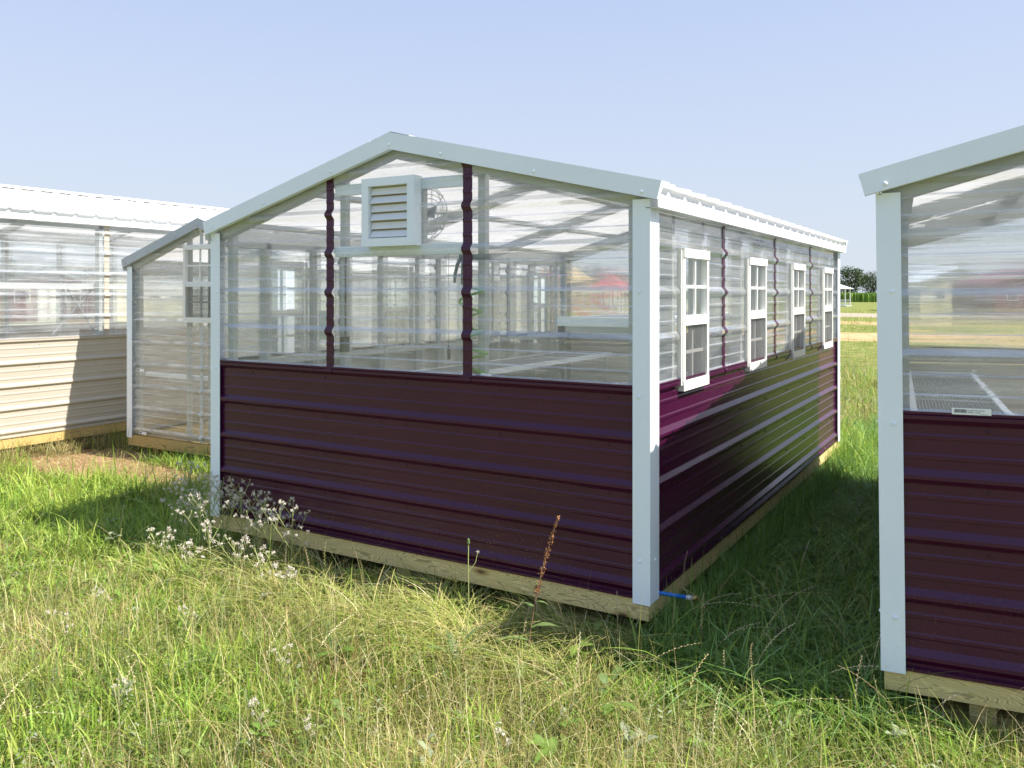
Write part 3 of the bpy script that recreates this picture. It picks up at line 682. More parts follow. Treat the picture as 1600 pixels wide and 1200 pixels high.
for k in range(4):
    y = 1.3+k*2.4; m = MB(); m.beam((-.16, y+.1, 1.485), (-.16, y+.42, 1.0), .025, .012); m.beam((-.20, y+.40, 1.485), (-.20, y-.05, 1.0), .025, .012); m.build('cross_brace', M_greyd, bs)

# ---------------------------------------------------------------- noise for scattering
class VN:
    def __init__(s, seed): s.g = np.random.default_rng(seed).random((256, 256))
    def __call__(s, x, y):
        xi = np.floor(x).astype(int); yi = np.floor(y).astype(int); fx = x-xi; fy = y-yi
        fx = fx*fx*(3-2*fx); fy = fy*fy*(3-2*fy)
        G = lambda a, b: s.g[a % 256, b % 256]
        return (G(xi, yi)*(1-fx)+G(xi+1, yi)*fx)*(1-fy)+(G(xi, yi+1)*(1-fx)+G(xi+1, yi+1)*fx)*fy
vn = [VN(k) for k in range(8)]
def fbm(k, x, y, s): return .6*vn[k](x*s+3, y*s+7)+.3*vn[k](x*s*2.3+31, y*s*2.3+11)+.1*vn[k](x*s*5.1, y*s*5.1)
def gheight(x, y):
    x = np.asarray(x, float); y = np.asarray(y, float)
    near = np.exp(-((x+2)**2+(y-1)**2)/500.0)
    return GZ + .05*(fbm(5, x, y, .7)-.5)*near + .03*(fbm(6, x, y, 2.5)-.5)*near

# ---------------------------------------------------------------- ground
def ground():
    def ax(lo, hi, c, n):
        t = np.linspace(-1, 1, n); s = np.sinh(t*5.5)/np.sinh(5.5)
        return np.where(s < 0, c+s*(c-lo), c+s*(hi-c))
    xs = ax(-1600, 1600, -1, 170); ys = ax(-300, 2200, 0, 170)
    X, Y = np.meshgrid(xs, ys, indexing='ij'); Z = gheight(X, Y)
    v = np.stack([X, Y, Z], -1).reshape(-1, 3); n = len(ys)
    i, j = np.meshgrid(np.arange(len(xs)-1), np.arange(n-1), indexing='ij')
    q = np.stack([i*n+j, (i+1)*n+j, (i+1)*n+j+1, i*n+j+1], -1).reshape(-1, 4)
    me = bpy.data.meshes.new('ground'); me.from_pydata(v.tolist(), [], q.tolist())
    me.polygons.foreach_set('use_smooth', [True]*len(me.polygons))
    m, t, nn, l, b = newmat('field ground')
    tc = nn.new('ShaderNodeTexCoord'); sp = nn.new('ShaderNodeSeparateXYZ'); l.new(tc.outputs['Object'], sp.inputs[0])
    O = tc.outputs['Object']
    def mth(op, a, b_=None, clamp=False):
        q = nn.new('ShaderNodeMath'); q.operation = op; q.use_clamp = clamp
        for k, x in enumerate((a, b_)):
            if x is None: continue
            if isinstance(x, (int, float)): q.inputs[k].default_value = x
            else: l.new(x, q.inputs[k])
        return q.outputs[0]
    n1 = noise(nn, l, O, .35, 5, .6); n2 = noise(nn, l, O, 3.0, 5, .65); n3 = noise(nn, l, O, 40, 4, .7)
    st = noise(nn, l, coords(nn, l, (.12, .5, 1)), 1.0, 5, .6)
    grass = ramp(nn, l, n2, [(.30, (.09, .11, .03)), (.5, (.17, .20, .05)), (.62, (.28, .26, .09)), (.75, (.38, .32, .15))])
    soil = ramp(nn, l, n3, [(.3, (.09, .06, .035)), (.55, (.20, .13, .08)), (.75, (.38, .28, .17))])
    def mix(f, a, b_):
        q = nn.new('ShaderNodeMix'); q.data_type = 'RGBA'; l.new(f, q.inputs[0]); l.new(a, q.inputs[6]); l.new(b_, q.inputs[7]); return q.outputs[2]
    def band(y0, y1, soft):                    # 1 inside a band of y with a ragged edge
        yy = mth('ADD', sp.outputs[1], mth('MULTIPLY', mth('SUBTRACT', st, .5), 9.0))
        a = nn.new('ShaderNodeMapRange'); l.new(yy, a.inputs[0]); a.inputs[1].default_value = y0-soft; a.inputs[2].default_value = y0+soft
        c = nn.new('ShaderNodeMapRange'); l.new(yy, c.inputs[0]); c.inputs[1].default_value = y1-soft; c.inputs[2].default_value = y1+soft
        return mth('SUBTRACT', a.outputs[0], c.outputs[0], True)
    clay = ramp(nn, l, n2, [(.3, (.40, .25, .12)), (.7, (.62, .42, .24))])
    grav = ramp(nn, l, n2, [(.3, (.30, .25, .19)), (.7, (.42, .36, .28))])
    # near patches of bare soil / mulch
    nr = nn.new('ShaderNodeMapRange'); l.new(n2, nr.inputs[0]); nr.inputs[1].default_value = .45; nr.inputs[2].default_value = .62
    dist = nn.new('ShaderNodeVectorMath'); dist.operation = 'LENGTH'; l.new(O, dist.inputs[0])
    nearf = nn.new('ShaderNodeMapRange'); l.new(dist.outputs['Value'], nearf.inputs[0]); nearf.inputs[1].default_value = 10; nearf.inputs[2].default_value = 22; nearf.inputs[3].default_value = .85; nearf.inputs[4].default_value = 0.0
    c = mix(mth('MULTIPLY', nr.outputs[0], nearf.outputs[0]), grass, soil)
    b1 = mth('MULTIPLY', band(27.5, 33.0, .6), mth('GREATER_THAN', n2, .36))
    c = mix(b1, c, clay)
    c = mix(mth('MULTIPLY', band(44.0, 47.5, .8), mth('GREATER_THAN', n2, .45)), c, clay)
    c = mix(band(58, 70, 1.5), c, grav)
    # bare reddish patch at left, in front of the beige house
    dx = mth('MULTIPLY', mth('ADD', sp.outputs[0], 6.3), .62); dy = mth('MULTIPLY', mth('SUBTRACT', sp.outputs[1], 1.15), 1.35)
    rr = mth('SQRT', mth('ADD', mth('MULTIPLY', dx, dx), mth('MULTIPLY', dy, dy)))
    rr = mth('ADD', rr, mth('MULTIPLY', mth('SUBTRACT', n2, .5), .9))
    pr_ = nn.new('ShaderNodeMapRange'); l.new(rr, pr_.inputs[0]); pr_.inputs[1].default_value = .75; pr_.inputs[2].default_value = .95; pr_.inputs[3].default_value = 1; pr_.inputs[4].default_value = 0
    red = ramp(nn, l, n3, [(.3, (.20, .11, .055)), (.6, (.40, .26, .14)), (.8, (.58, .44, .26))])
    c = mix(pr_.outputs[0], c, red)
    l.new(c, b.inputs['Base Color']); b.inputs['Roughness'].default_value = 1.0; b.inputs['Specular IOR Level'].default_value = .1
    bp = nn.new('ShaderNodeBump'); bp.inputs['Strength'].default_value = .8; bp.inputs['Distance'].default_value = .03
    l.new(n3, bp.inputs['Height']); l.new(bp.outputs[0], b.inputs['Normal'])
    me.materials.append(m); o = link_obj('ground', me); tag(o, kind='structure'); return o
ground()

# ---------------------------------------------------------------- grass
def np_mesh(name, V, faces4, faces3, tone, mat, smooth=True):
    me = bpy.data.meshes.new(name); me.vertices.add(len(V)); me.vertices.foreach_set('co', V.astype(np.float32).ravel())
    n4, n3 = len(faces4), len(faces3); nl = n4*4+n3*3
    me.loops.add(nl); me.loops.foreach_set('vertex_index', np.concatenate([faces4.ravel(), faces3.ravel()]).astype(np.int32))
    me.polygons.add(n4+n3)
    st = np.concatenate([np.arange(n4)*4, n4*4+np.arange(n3)*3]).astype(np.int32)
    me.polygons.foreach_set('loop_start', st)
    me.polygons.foreach_set('use_smooth', np.ones(n4+n3, bool))
    me.update(calc_edges=True)
    if tone is not None:
        a = me.color_attributes.new('tone', 'FLOAT_COLOR', 'POINT'); a.data.foreach_set('color', np.concatenate([tone, np.ones((len(tone), 1))], 1).astype(np.float32).ravel())
    me.materials.append(mat); return me
def blades(name, x, y, h, wd, lean, tone, segs=3, az=None, mat=None, droop=1.0):
    n = len(x); z = gheight(x, y)-.01
    az = rng.random(n)*2*np.pi if az is None else az
    d = np.stack([np.cos(az), np.sin(az), np.zeros(n)], 1)
    fa = az+np.pi/2+rng.normal(0, .5, n); s = np.stack([np.cos(fa), np.sin(fa), np.zeros(n)], 1)
    V = np.zeros((n, segs*2+1, 3)); T = np.zeros((n, segs*2+1, 3))
    for k in range(segs+1):
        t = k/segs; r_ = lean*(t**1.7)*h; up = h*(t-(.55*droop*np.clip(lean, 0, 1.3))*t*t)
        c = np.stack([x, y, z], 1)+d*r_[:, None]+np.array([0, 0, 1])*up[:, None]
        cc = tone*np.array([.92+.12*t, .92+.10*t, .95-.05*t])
        if k == segs: V[:, -1] = c; T[:, -1] = cc
        else:
            ww = wd*(1-.75*t**1.6)*.5*(.7 if k == 0 else 1)
            V[:, 2*k] = c-s*ww[:, None]; V[:, 2*k+1] = c+s*ww[:, None]; T[:, 2*k] = cc; T[:, 2*k+1] = cc
    b = (np.arange(n)*(segs*2+1))[:, None]
    f4 = np.concatenate([b+np.array([[2*k, 2*k+1, 2*k+3, 2*k+2]]) for k in range(segs-1)]) if segs > 1 else np.zeros((0, 4), int)
    f3 = b+np.array([[2*segs-2, 2*segs-1, 2*segs]])
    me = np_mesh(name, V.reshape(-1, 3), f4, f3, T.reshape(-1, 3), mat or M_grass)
    return link_obj(name, me)
def outside(x, y, pad=.0):
    k = np.ones(len(x), bool)
    k &= ~((x > -MAINW-pad+.02) & (x < pad-.02) & (y > -pad+.02) & (y < MAINL+pad))
    k &= ~((x > -6.52) & (x < -4.2) & (y > 1.80) & (y < 6.7))
    k &= ~((x > -10.6) & (x < -7.18) & (y > -2.2) & (y < 8.8))
    c, s_ = math.cos(ra), math.sin(ra); u = (x-.992)*c+(y+.12)*s_; v = -(x-.992)*s_+(y+.12)*c
    k &= ~((u > .03) & (u < 3.03) & (v > .03) & (v < 4.3))
    return k
def patch_red(x, y):
    return np.sqrt(((x+6.3)*.62)**2+((y-1.15)*1.35)**2)+(fbm(3, x, y, 2.0)-.5)*.9
def sample(n, d0, d1, p=.4, a=.72):
    u = rng.random(n); q = 1-p; d = (d0**q+u*(d1**q-d0**q))**(1/q)
    th = (rng.random(n)*2-1)*a+.0
    px = d*np.tan(th)*1.0
    return CAMX+FW[0]*d+RT[0]*px, CAMY+FW[1]*d+RT[1]*px, d
def pick(n, cols, wts):
    c = np.array(cols)[rng.choice(len(cols), n, p=np.array(wts)/sum(wts))]
    return np.minimum(c*(.75+.5*rng.random((n, 1)))*1.06, .8)
GREEN = (.21, .31, .055); BRIGHT = (.33, .42, .075); OLIVE = (.29, .31, .09); STRAW = (.60, .50, .25); PALE = (.72, .64, .40); SHADE_LIFT = (.24, .41, .15); BLUEG = (.15, .25, .09)  # gap grass tone is lightened to stand in for fill light in shade
def lush(x, y):       # 1 where the bright broad grass grows (left of picture)
    q = np.exp(-(((x+4.6)/1.9)**2+((y-.15)/1.0)**2)*1.2)
    return np.clip(q*1.7+(fbm(1, x, y, 1.2)-.5)*.8, 0, 1)
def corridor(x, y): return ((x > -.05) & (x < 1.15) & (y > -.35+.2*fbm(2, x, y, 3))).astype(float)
def field():
    # base layer: short mixed grass everywhere near
    x, y, d = sample(300000, 2.3, 17, .35)
    k = outside(x, y); pr_ = patch_red(x, y); k &= (pr_ > .85) | (rng.random(len(x)) < .06)
    bare = fbm(0, x, y, 1.6); k &= (bare > .33) | (rng.random(len(x)) < .22) | (corridor(x, y) > 0)
    x, y, d = x[k], y[k], d[k]; n = len(x); L_ = lush(x, y); C = corridor(x, y); dry = np.clip((fbm(2, x, y, .9)-.36)*2.4, 0, 1)
    far = np.clip((d-6)/6, 0, 1)
    dry = dry*(1-far*.45)
    t = pick(n, [GREEN, OLIVE, BRIGHT, BLUEG], [3, 2.4, 2.4, 1.2]); st = pick(n, [STRAW, PALE, (.40, .30, .12)], [3, 1.2, 1])
    isd = rng.random(n) < (.10+.48*dry)*(1-L_)*(1-.93*C); br = isd & (fbm(3, x, y, 1.1) > .56); st[br] = pick(int(br.sum()), [(.38, .24, .10), (.50, .34, .16), (.30, .22, .10)], [2, 2, 1]); t[isd] = st[isd]
    lg = (rng.random(n) < L_); t[lg] = pick(lg.sum(), [BRIGHT, (.20, .34, .05), (.36, .46, .09)], [3, 2, 1])
    cg = (C > 0) & ~isd; t[cg] = pick(cg.sum(), [SHADE_LIFT, GREEN, (.14, .25, .05)], [2, 2, 1])
    h = rng.gamma(5, .023, n)*(1+.1*C+.05*L_)*(1+.04*d); t = t*(.62+.76*fbm(4, x, y, 2.2))[:, None]*np.stack([.92+.16*fbm(6, x, y, 5.), np.ones(n), np.ones(n)], 1); wd = (.0022+.0026*rng.random(n))*(1+.10*d)*(1+.7*L_)
    lean = np.abs(rng.normal(.75, .5, n)); h *= (.25+1.35*fbm(7, x, y, 2.6)); lean = lean+.5*C; o = blades('grass', x, y, h, wd, lean, t)
    tag(o, 'mixed green and straw coloured grass covering the field', 'grass', kind='stuff')
    # broad bright crabgrass on the left
    x, y, d = sample(90000, 3.0, 9, .3)
    k = outside(x, y) & (rng.random(len(x)) < lush(x, y)*1.1-.12) & (patch_red(x, y) > .8)
    x, y = x[k], y[k]; n = len(x)
    o = blades('broad_grass', x, y, rng.gamma(7, .017, n), .006+.006*rng.random(n), np.abs(rng.normal(.8, .35, n)), pick(n, [BRIGHT, (.22, .38, .05), (.40, .50, .12)], [3, 2, 1]), 4)
    tag(o, 'bright green broad bladed grass patch in front of the clear greenhouse', 'grass', kind='stuff')
    # clumps of bright grass in the foreground
    xs, ys, hs = [], [], []
    for px, dd, nn, r_ in ((60, 3.0, 260, .14), (390, 3.7, 200, .14), (480, 3.2, 200, .12), (640, 3.6, 160, .12), (1010, 3.4, 180, .12), (1340, 3.1, 200, .12), (1480, 2.9, 140, .10), (250, 4.2, 260, .2), (310, 3.45, 260, .16), (215, 3.1, 240, .16), (350, 3.2, 150, .10), (120, 3.8, 200, .2), (560, 3.3, 90, .12), (735, 3.05, 70, .08), (900, 3.15, 80, .1), (1180, 4.2, 120, .2), (1290, 7.9, 500, .30), (1255, 8.3, 500, .30), (1300, 8.9, 400, .3)):
        a, b = at(px, dd); xs.append(a+rng.normal(0, r_, nn)); ys.append(b+rng.normal(0, r_, nn)); hs.append(np.full(nn, .17 if dd < 6 else .42))
    x = np.concatenate(xs); y = np.concatenate(ys); hh = np.concatenate(hs); k = outside(x, y); x, y, hh = x[k], y[k], hh[k]; n = len(x)
    o = blades('grass_clumps', x, y, hh*(.6+.6*rng.random(n)), .006+.006*rng.random(n), np.abs(rng.normal(.6, .35, n)), pick(n, [BRIGHT, (.24, .40, .06)], [2, 2]), 4)
    tag(o, 'clumps of fresh bright green grass scattered in the foreground', 'grass', kind='stuff')
    # tall thin dry blades, foreground and middle
    x, y, d = sample(30000, 2.3, 7, .3); C = corridor(x, y); k = outside(x, y, .03) & (fbm(2, x, y, .9) > .34+.12*rng.random(len(x))) & (rng.random(len(x)) > lush(x, y)*1.2) & (C < .5); x, y = x[k], y[k]; n = len(x)
    o = blades('dry_grass', x, y, rng.gamma(7, .034, n), .0016+.0014*rng.random(n), np.abs(rng.normal(.5, .4, n)), pick(n, [STRAW, PALE, OLIVE, (.33, .33, .10)], [3, 1.5, 3, 2.5]), 4)
    tag(o, 'tall thin dry grass stems standing in the foreground', 'grass', kind='stuff')
    # long blades lying over along the front of the burgundy house
    nc = 150; cxs = -2.7+2.7*rng.random(nc); cys = -.02-.62*rng.random(nc)**1.1; caz = rng.normal(math.pi*1.2, 1.2, nc); ch = .7+.6*rng.random(nc)
    n = 3400; ci = rng.integers(0, nc, n); x = cxs[ci]+rng.normal(0, .05, n); y = np.minimum(cys[ci]+rng.normal(0, .05, n), -.01)
    az = caz[ci]+rng.normal(0, .5, n)
    o = blades('lodged_grass', x, y, (.20+.22*rng.random(n))*ch[ci], .003+.003*rng.random(n), .8+.6*rng.random(n), pick(n, [(.50, .50, .18), STRAW, (.36, .42, .10), PALE, (.22, .32, .07)], [3, 2, 3, 1, 2.5]), 5, az)
    tag(o, 'long yellow green grass lying over below the front wooden board', 'grass', kind='stuff')
    # lush shaded grass between the two burgundy houses
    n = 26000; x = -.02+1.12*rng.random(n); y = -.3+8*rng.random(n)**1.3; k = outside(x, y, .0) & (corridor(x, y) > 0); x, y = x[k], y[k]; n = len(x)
    o = blades('shaded_grass', x, y, rng.gamma(7, .026, n)*(1.2-.3*np.clip(y/3, 0, 1)), .005+.006*rng.random(n), np.abs(rng.normal(1.1, .45, n)), pick(n, [SHADE_LIFT, GREEN, (.15, .28, .05)], [2, 3, 2]), 5)
    tag(o, 'long green grass of lightened tone in the shaded gap between the two burgundy greenhouses', 'grass', kind='stuff')
    n = 5000; x = -7.14+.30*rng.random(n)**1.5; y = -1.5+3.5*rng.random(n); k = outside(x, y) & (fbm(0, x, y, 3.0) > .35); x, y = x[k], y[k]; n = len(x)
    o = blades('wall_foot_grass', x, y, rng.gamma(6, .03, n), .003+.003*rng.random(n), np.abs(rng.normal(.8, .4, n)), pick(n, [(.34, .30, .14), STRAW, OLIVE, (.22, .20, .09)], [3, 2, 2, 2]), 4)
    tag(o, 'brownish dry grass tufts along the foot of the beige wall', 'grass', kind='stuff')
    n = 1500; x = -5.9+1.8*rng.random(n)**.7; y = 1.74-.3*rng.random(n)
    o = blades('fringe_grass', x, y, .08+.14*rng.random(n), .006+.008*rng.random(n), np.abs(rng.normal(.7, .4, n)), pick(n, [BRIGHT, GREEN, (.20, .34, .06)], [2, 2, 2]), 4)
    tag(o, 'bright green blades along the foot of the small clear greenhouse', 'grass', kind='stuff')
    n = 15000; r_ = rng.random(n); side = rng.random(n)
    x = np.where(side < .30, -MAINW+MAINW*r_, np.where(side < .80, .02+.16*rng.random(n), .95+2.2*r_)); y = np.where(side < .30, -.16*rng.random(n)-.01, np.where(side < .80, 5.2*r_**1.2, -.13+.09*(x-.99)-.14*rng.random(n)))
    k = outside(x, y) & (fbm(1, x, y, 4.0) > .33); x, y = x[k], y[k]; n = len(x); inn = (x > 0) & (y > 0)
    t = pick(n, [GREEN, OLIVE, STRAW, BRIGHT], [3, 2, 1.6, 1.4]); t[inn] = pick(int(inn.sum()), [SHADE_LIFT, GREEN, (.15, .28, .05)], [3, 2, 2])
    o = blades('foot_grass', x, y, np.where(inn, .24, .13)*(.5+rng.random(n)), .003+.004*rng.random(n), np.abs(rng.normal(.6, .4, n)), t, 4)
    tag(o, 'taller grass growing against the wooden base boards of the burgundy greenhouses', 'grass', kind='stuff')
    n = 110000; x = -10+20*rng.random(n); y = -9+12*rng.random(n); dd = (x-CAMX)*FW[0]+(y-CAMY)*FW[1]; lat = np.abs((x-CAMX)*RT[0]+(y-CAMY)*RT[1])
    k = outside(x, y) & ((dd < 2.4) | (lat > .85*dd)) & (fbm(0, x, y, 1.6) > .3); x, y = x[k], y[k]; n = len(x)
    o = blades('surrounding_grass', x, y, rng.gamma(5, .026, n)*(.4+1.1*fbm(7, x, y, 2.6)), .004+.004*rng.random(n), np.abs(rng.normal(.75, .5, n)), pick(n, [GREEN, OLIVE, BRIGHT, STRAW], [3, 2.4, 2.4, 2.6]))
    tag(o, 'mixed grass of the field around the greenhouses', 'grass', kind='stuff')
    # far tufts
    x, y, d = sample(90000, 14, 75, .2, .62); k = outside(x, y) & ~((y > 27) & (y < 33.5) & (fbm(0, x, y, .3) > .3)) & ~((y > 57) & (y < 70)); k &= (fbm(4, x, y, .25) > .36); x, y, d = x[k], y[k], d[k]; n = len(x)
    o = blades('far_grass', x, y, rng.gamma(5, .022, n)*(1+.012*d), .008+.0009*d*rng.random(n), np.abs(rng.normal(.5, .3, n)), pick(n, [GREEN, BRIGHT, OLIVE, STRAW], [2, 2.4, 2, 1.6]), 1)
    tag(o, 'short sunlit grass of the open field beyond the greenhouses', 'grass', kind='stuff')
field()

def mulch():   # cut dead straw lying flat on the bare patches
    n = 26000; x, y, d = sample(n, 2.4, 11, .3); pr_ = patch_red(x, y)
    k = outside(x, y) & ((pr_ < 1.1) | (fbm(0, x, y, 1.6) < .42)); x, y = x[k], y[k]
    xe = -8.0+3.4*rng.random(6000); ye = .2+1.9*rng.random(6000); kk = outside(xe, ye); x = np.concatenate([x, xe[kk]]); y = np.concatenate([y, ye[kk]]); n = len(x)
    z = gheight(x, y)+.004+.025*rng.random(n); az = rng.random(n)*6.283; ln = .03+.09*rng.random(n); el = rng.normal(0, .18, n); wd = .0015+.0015*rng.random(n)
    d_ = np.stack([np.cos(az)*np.cos(el), np.sin(az)*np.cos(el), np.sin(el)], 1)*ln[:, None]; s_ = np.stack([-np.sin(az), np.cos(az), np.zeros(n)], 1)*wd[:, None]
    c = np.stack([x, y, z], 1); V = np.stack([c-s_, c+s_, c+d_+s_*.6, c+d_-s_*.6], 1).reshape(-1, 3)
    t = np.repeat(pick(n, [STRAW, (.40, .30, .16), (.30, .20, .11), PALE], [3, 3, 2, 1]), 4, 0)
    me = np_mesh('dead_straw', V, np.arange(4*n).reshape(n, 4), np.zeros((0, 3), int), t, M_grass)
    tag(link_obj('dead_straw', me), 'dead straw lying on the bare soil patches', 'straw', kind='stuff')
mulch()

def ribbon_sys():
    """ripe grass flower stalks (wiry stem plus alternating spikelets) and small broad leaves, numpy built"""
    V = []; F4 = []; F3 = []; T = []
    def addq(a, b, c, d, t): i = len(V); V.extend((a, b, c, d)); T.extend((t,)*4); F4.append((i, i+1, i+2, i+3))
    def stalk(x, y, h, az, lean, t, w_=.0012, spike=.4):
        z = float(gheight(x, y)); dirv = np.array([math.cos(az), math.sin(az), 0]); pts = []
        N = 10
        wob = rnd.uniform(-.04, .04)
        for k in range(N+1):
            s = k/N; pts.append(np.array([x, y, z])+dirv*(lean*h*s**2.2)+np.array([-dirv[1], dirv[0], 0])*wob*math.sin(s*5)*h+np.array([0, 0, h*(s-.38*lean*s**3)]))
        sd_ = np.array([-math.sin(az), math.cos(az), 0]); up = np.array([0, 0, 1.0])
        for a, b in zip(pts, pts[1:]):
            addq(a-sd_*w_*.5, a+sd_*w_*.5, b+sd_*w_*.5, b-sd_*w_*.5, t); addq(a-dirv*w_*.5, a+dirv*w_*.5, b+dirv*w_*.5, b-dirv*w_*.5, t)
        ns = int(spike*h/.009)
        for k in range(ns):
            s = 1-spike+spike*k/ns; q = s*N; i = min(int(q), N-1); p_ = pts[i]*(1-(q-i))+pts[i+1]*(q-i); dd = pts[i+1]-pts[i]; dd = dd/np.linalg.norm(dd)
            side = sd_*(1 if k % 2 else -1); l_ = .010*(1.15-.5*k/ns)
            tip = p_+(dd*.85+side*.5)*l_*1.2; mid = p_+(dd*.5+side*.25)*l_; wv = np.cross(dd, side)*.0016+dd*.0; wv2 = side*.0016
            addq(p_, mid+wv+wv2, tip, mid-wv-wv2, t)
    def bunch(n, d0, d1, hl, hh, cols, a=.62, flt=None, **k):
        c = 0
        while c < n:
            x, y, d = sample(1, d0, d1, .2, a); x, y = float(x[0]), float(y[0])
            if not outside(np.array([x]), np.array([y]), .05)[0] or (flt and not flt(x, y)): continue
            t = np.array(rnd.choice(cols))*rnd.uniform(.75, 1.2); stalk(x, y, rnd.uniform(hl, hh), rnd.uniform(0, 6.283), rnd.uniform(.1, 1.2), t, **k); c += 1
    tan = [(.66, .55, .33), (.55, .42, .22), (.74, .64, .42), (.42, .40, .16)]
    bunch(210, 2.5, 4.6, .18, .42, tan, .62, lambda x, y: float(lush(np.array([x]), np.array([y]))[0]) < .5)
    bunch(120, 4.6, 7.5, .2, .40, tan, .62, lambda x, y: not (0 < x < 1 and y > .1))
    for px, d, h, az in ((1150, 3.9, .45, .3), (1190, 3.75, .42, .9), (1240, 3.7, .46, 2.6), (1120, 3.8, .40, 4), (1300, 3.5, .46, 1.4), (1310, 3.45, .42, .2), (1345, 3.4, .38, 2.2), (1265, 3.6, .36, 3.0),
                         (990, 3.75, .40, 1.5), (965, 3.7, .34, 2.0), (1050, 3.9, .42, 0), (1062, 3.95, .46, 1.7), (1072, 3.95, .36, .2), (1420, 2.95, .36, 2.9), (1440, 3.0, .34, .5), (1470, 3.05, .34, 1.6), (900, 3.1, .4, 2.0), (820, 2.9, .38, 1.0), (1170, 3.3, .42, .5), (1380, 3.0, .40, 2)):
        x, y = at(px, d)
        if outside(np.array([x]), np.array([y]))[0]: stalk(x, y, h, az, rnd.uniform(.3, 1.0), np.array(rnd.choice(tan)), .0018)
    me = np_mesh('grass_stalks', np.array(V), np.array(F4), np.zeros((0, 3), int), np.array(T), M_grass)
    tag(link_obj('grass_stalks', me), 'ripe tan seed stalks rising above the foreground grass', 'grass', kind='stuff')
    # broad leaves
    V2 = []; T2 = []; Q = []
    def leaf(c, az, l_, w_, el, t):
        d_ = np.array([math.cos(az)*math.cos(el), math.sin(az)*math.cos(el), math.sin(el)]); s_ = np.array([-math.sin(az), math.cos(az), 0])
        i = len(V2); rows = [(0, .12), (.25, .8), (.55, 1), (.8, .6), (1, .05)]
        for tt, ww in rows:
            p_ = c+d_*l_*tt+np.array([0, 0, -.35*l_*tt*tt]); V2.extend((p_-s_*w_*ww*.5+np.array([0, 0, .12*w_*ww]), p_, p_+s_*w_*ww*.5+np.array([0, 0, .12*w_*ww]))); T2.extend((t*(.9), t*1.1, t*.9))
        for k in range(4):
            b = i+3*k; Q.append((b, b+1, b+4, b+3)); Q.append((b+1, b+2, b+5, b+4))
    for k in range(2600):
        x, y, d = sample(1, 2.5, 6.5, .3, .62); x, y = float(x[0]), float(y[0])
        if not outside(np.array([x]), np.array([y]), .02)[0]: continue
        z = float(gheight(x, y))+rnd.uniform(.01, .10); t = np.array(rnd.choice([(.20, .31, .06), (.27, .38, .08), (.16, .24, .07), (.30, .40, .10), (.34, .38, .24)]))*rnd.uniform(.8, 1.2)
        sz = rnd.uniform(.008, .024) if rnd.random() < .96 else rnd.uniform(.05, .09)
        for j in range(rnd.randint(3, 7)):
            leaf(np.array([x, y, z])+np.array([rnd.uniform(-.02, .02), rnd.uniform(-.02, .02), rnd.uniform(0, .05)]), rnd.uniform(0, 6.283), sz*rnd.uniform(.8, 1.4), sz*rnd.uniform(.35, .6), rnd.uniform(-.1, .9), t)
    me = np_mesh('weed_leaves', np.array(V2), np.array(Q), np.zeros((0, 3), int), np.array(T2), M_grass)
    tag(link_obj('weed_leaves', me), 'small broad leaves of low weeds among the foreground grass', 'weeds', kind='stuff')
ribbon_sys()

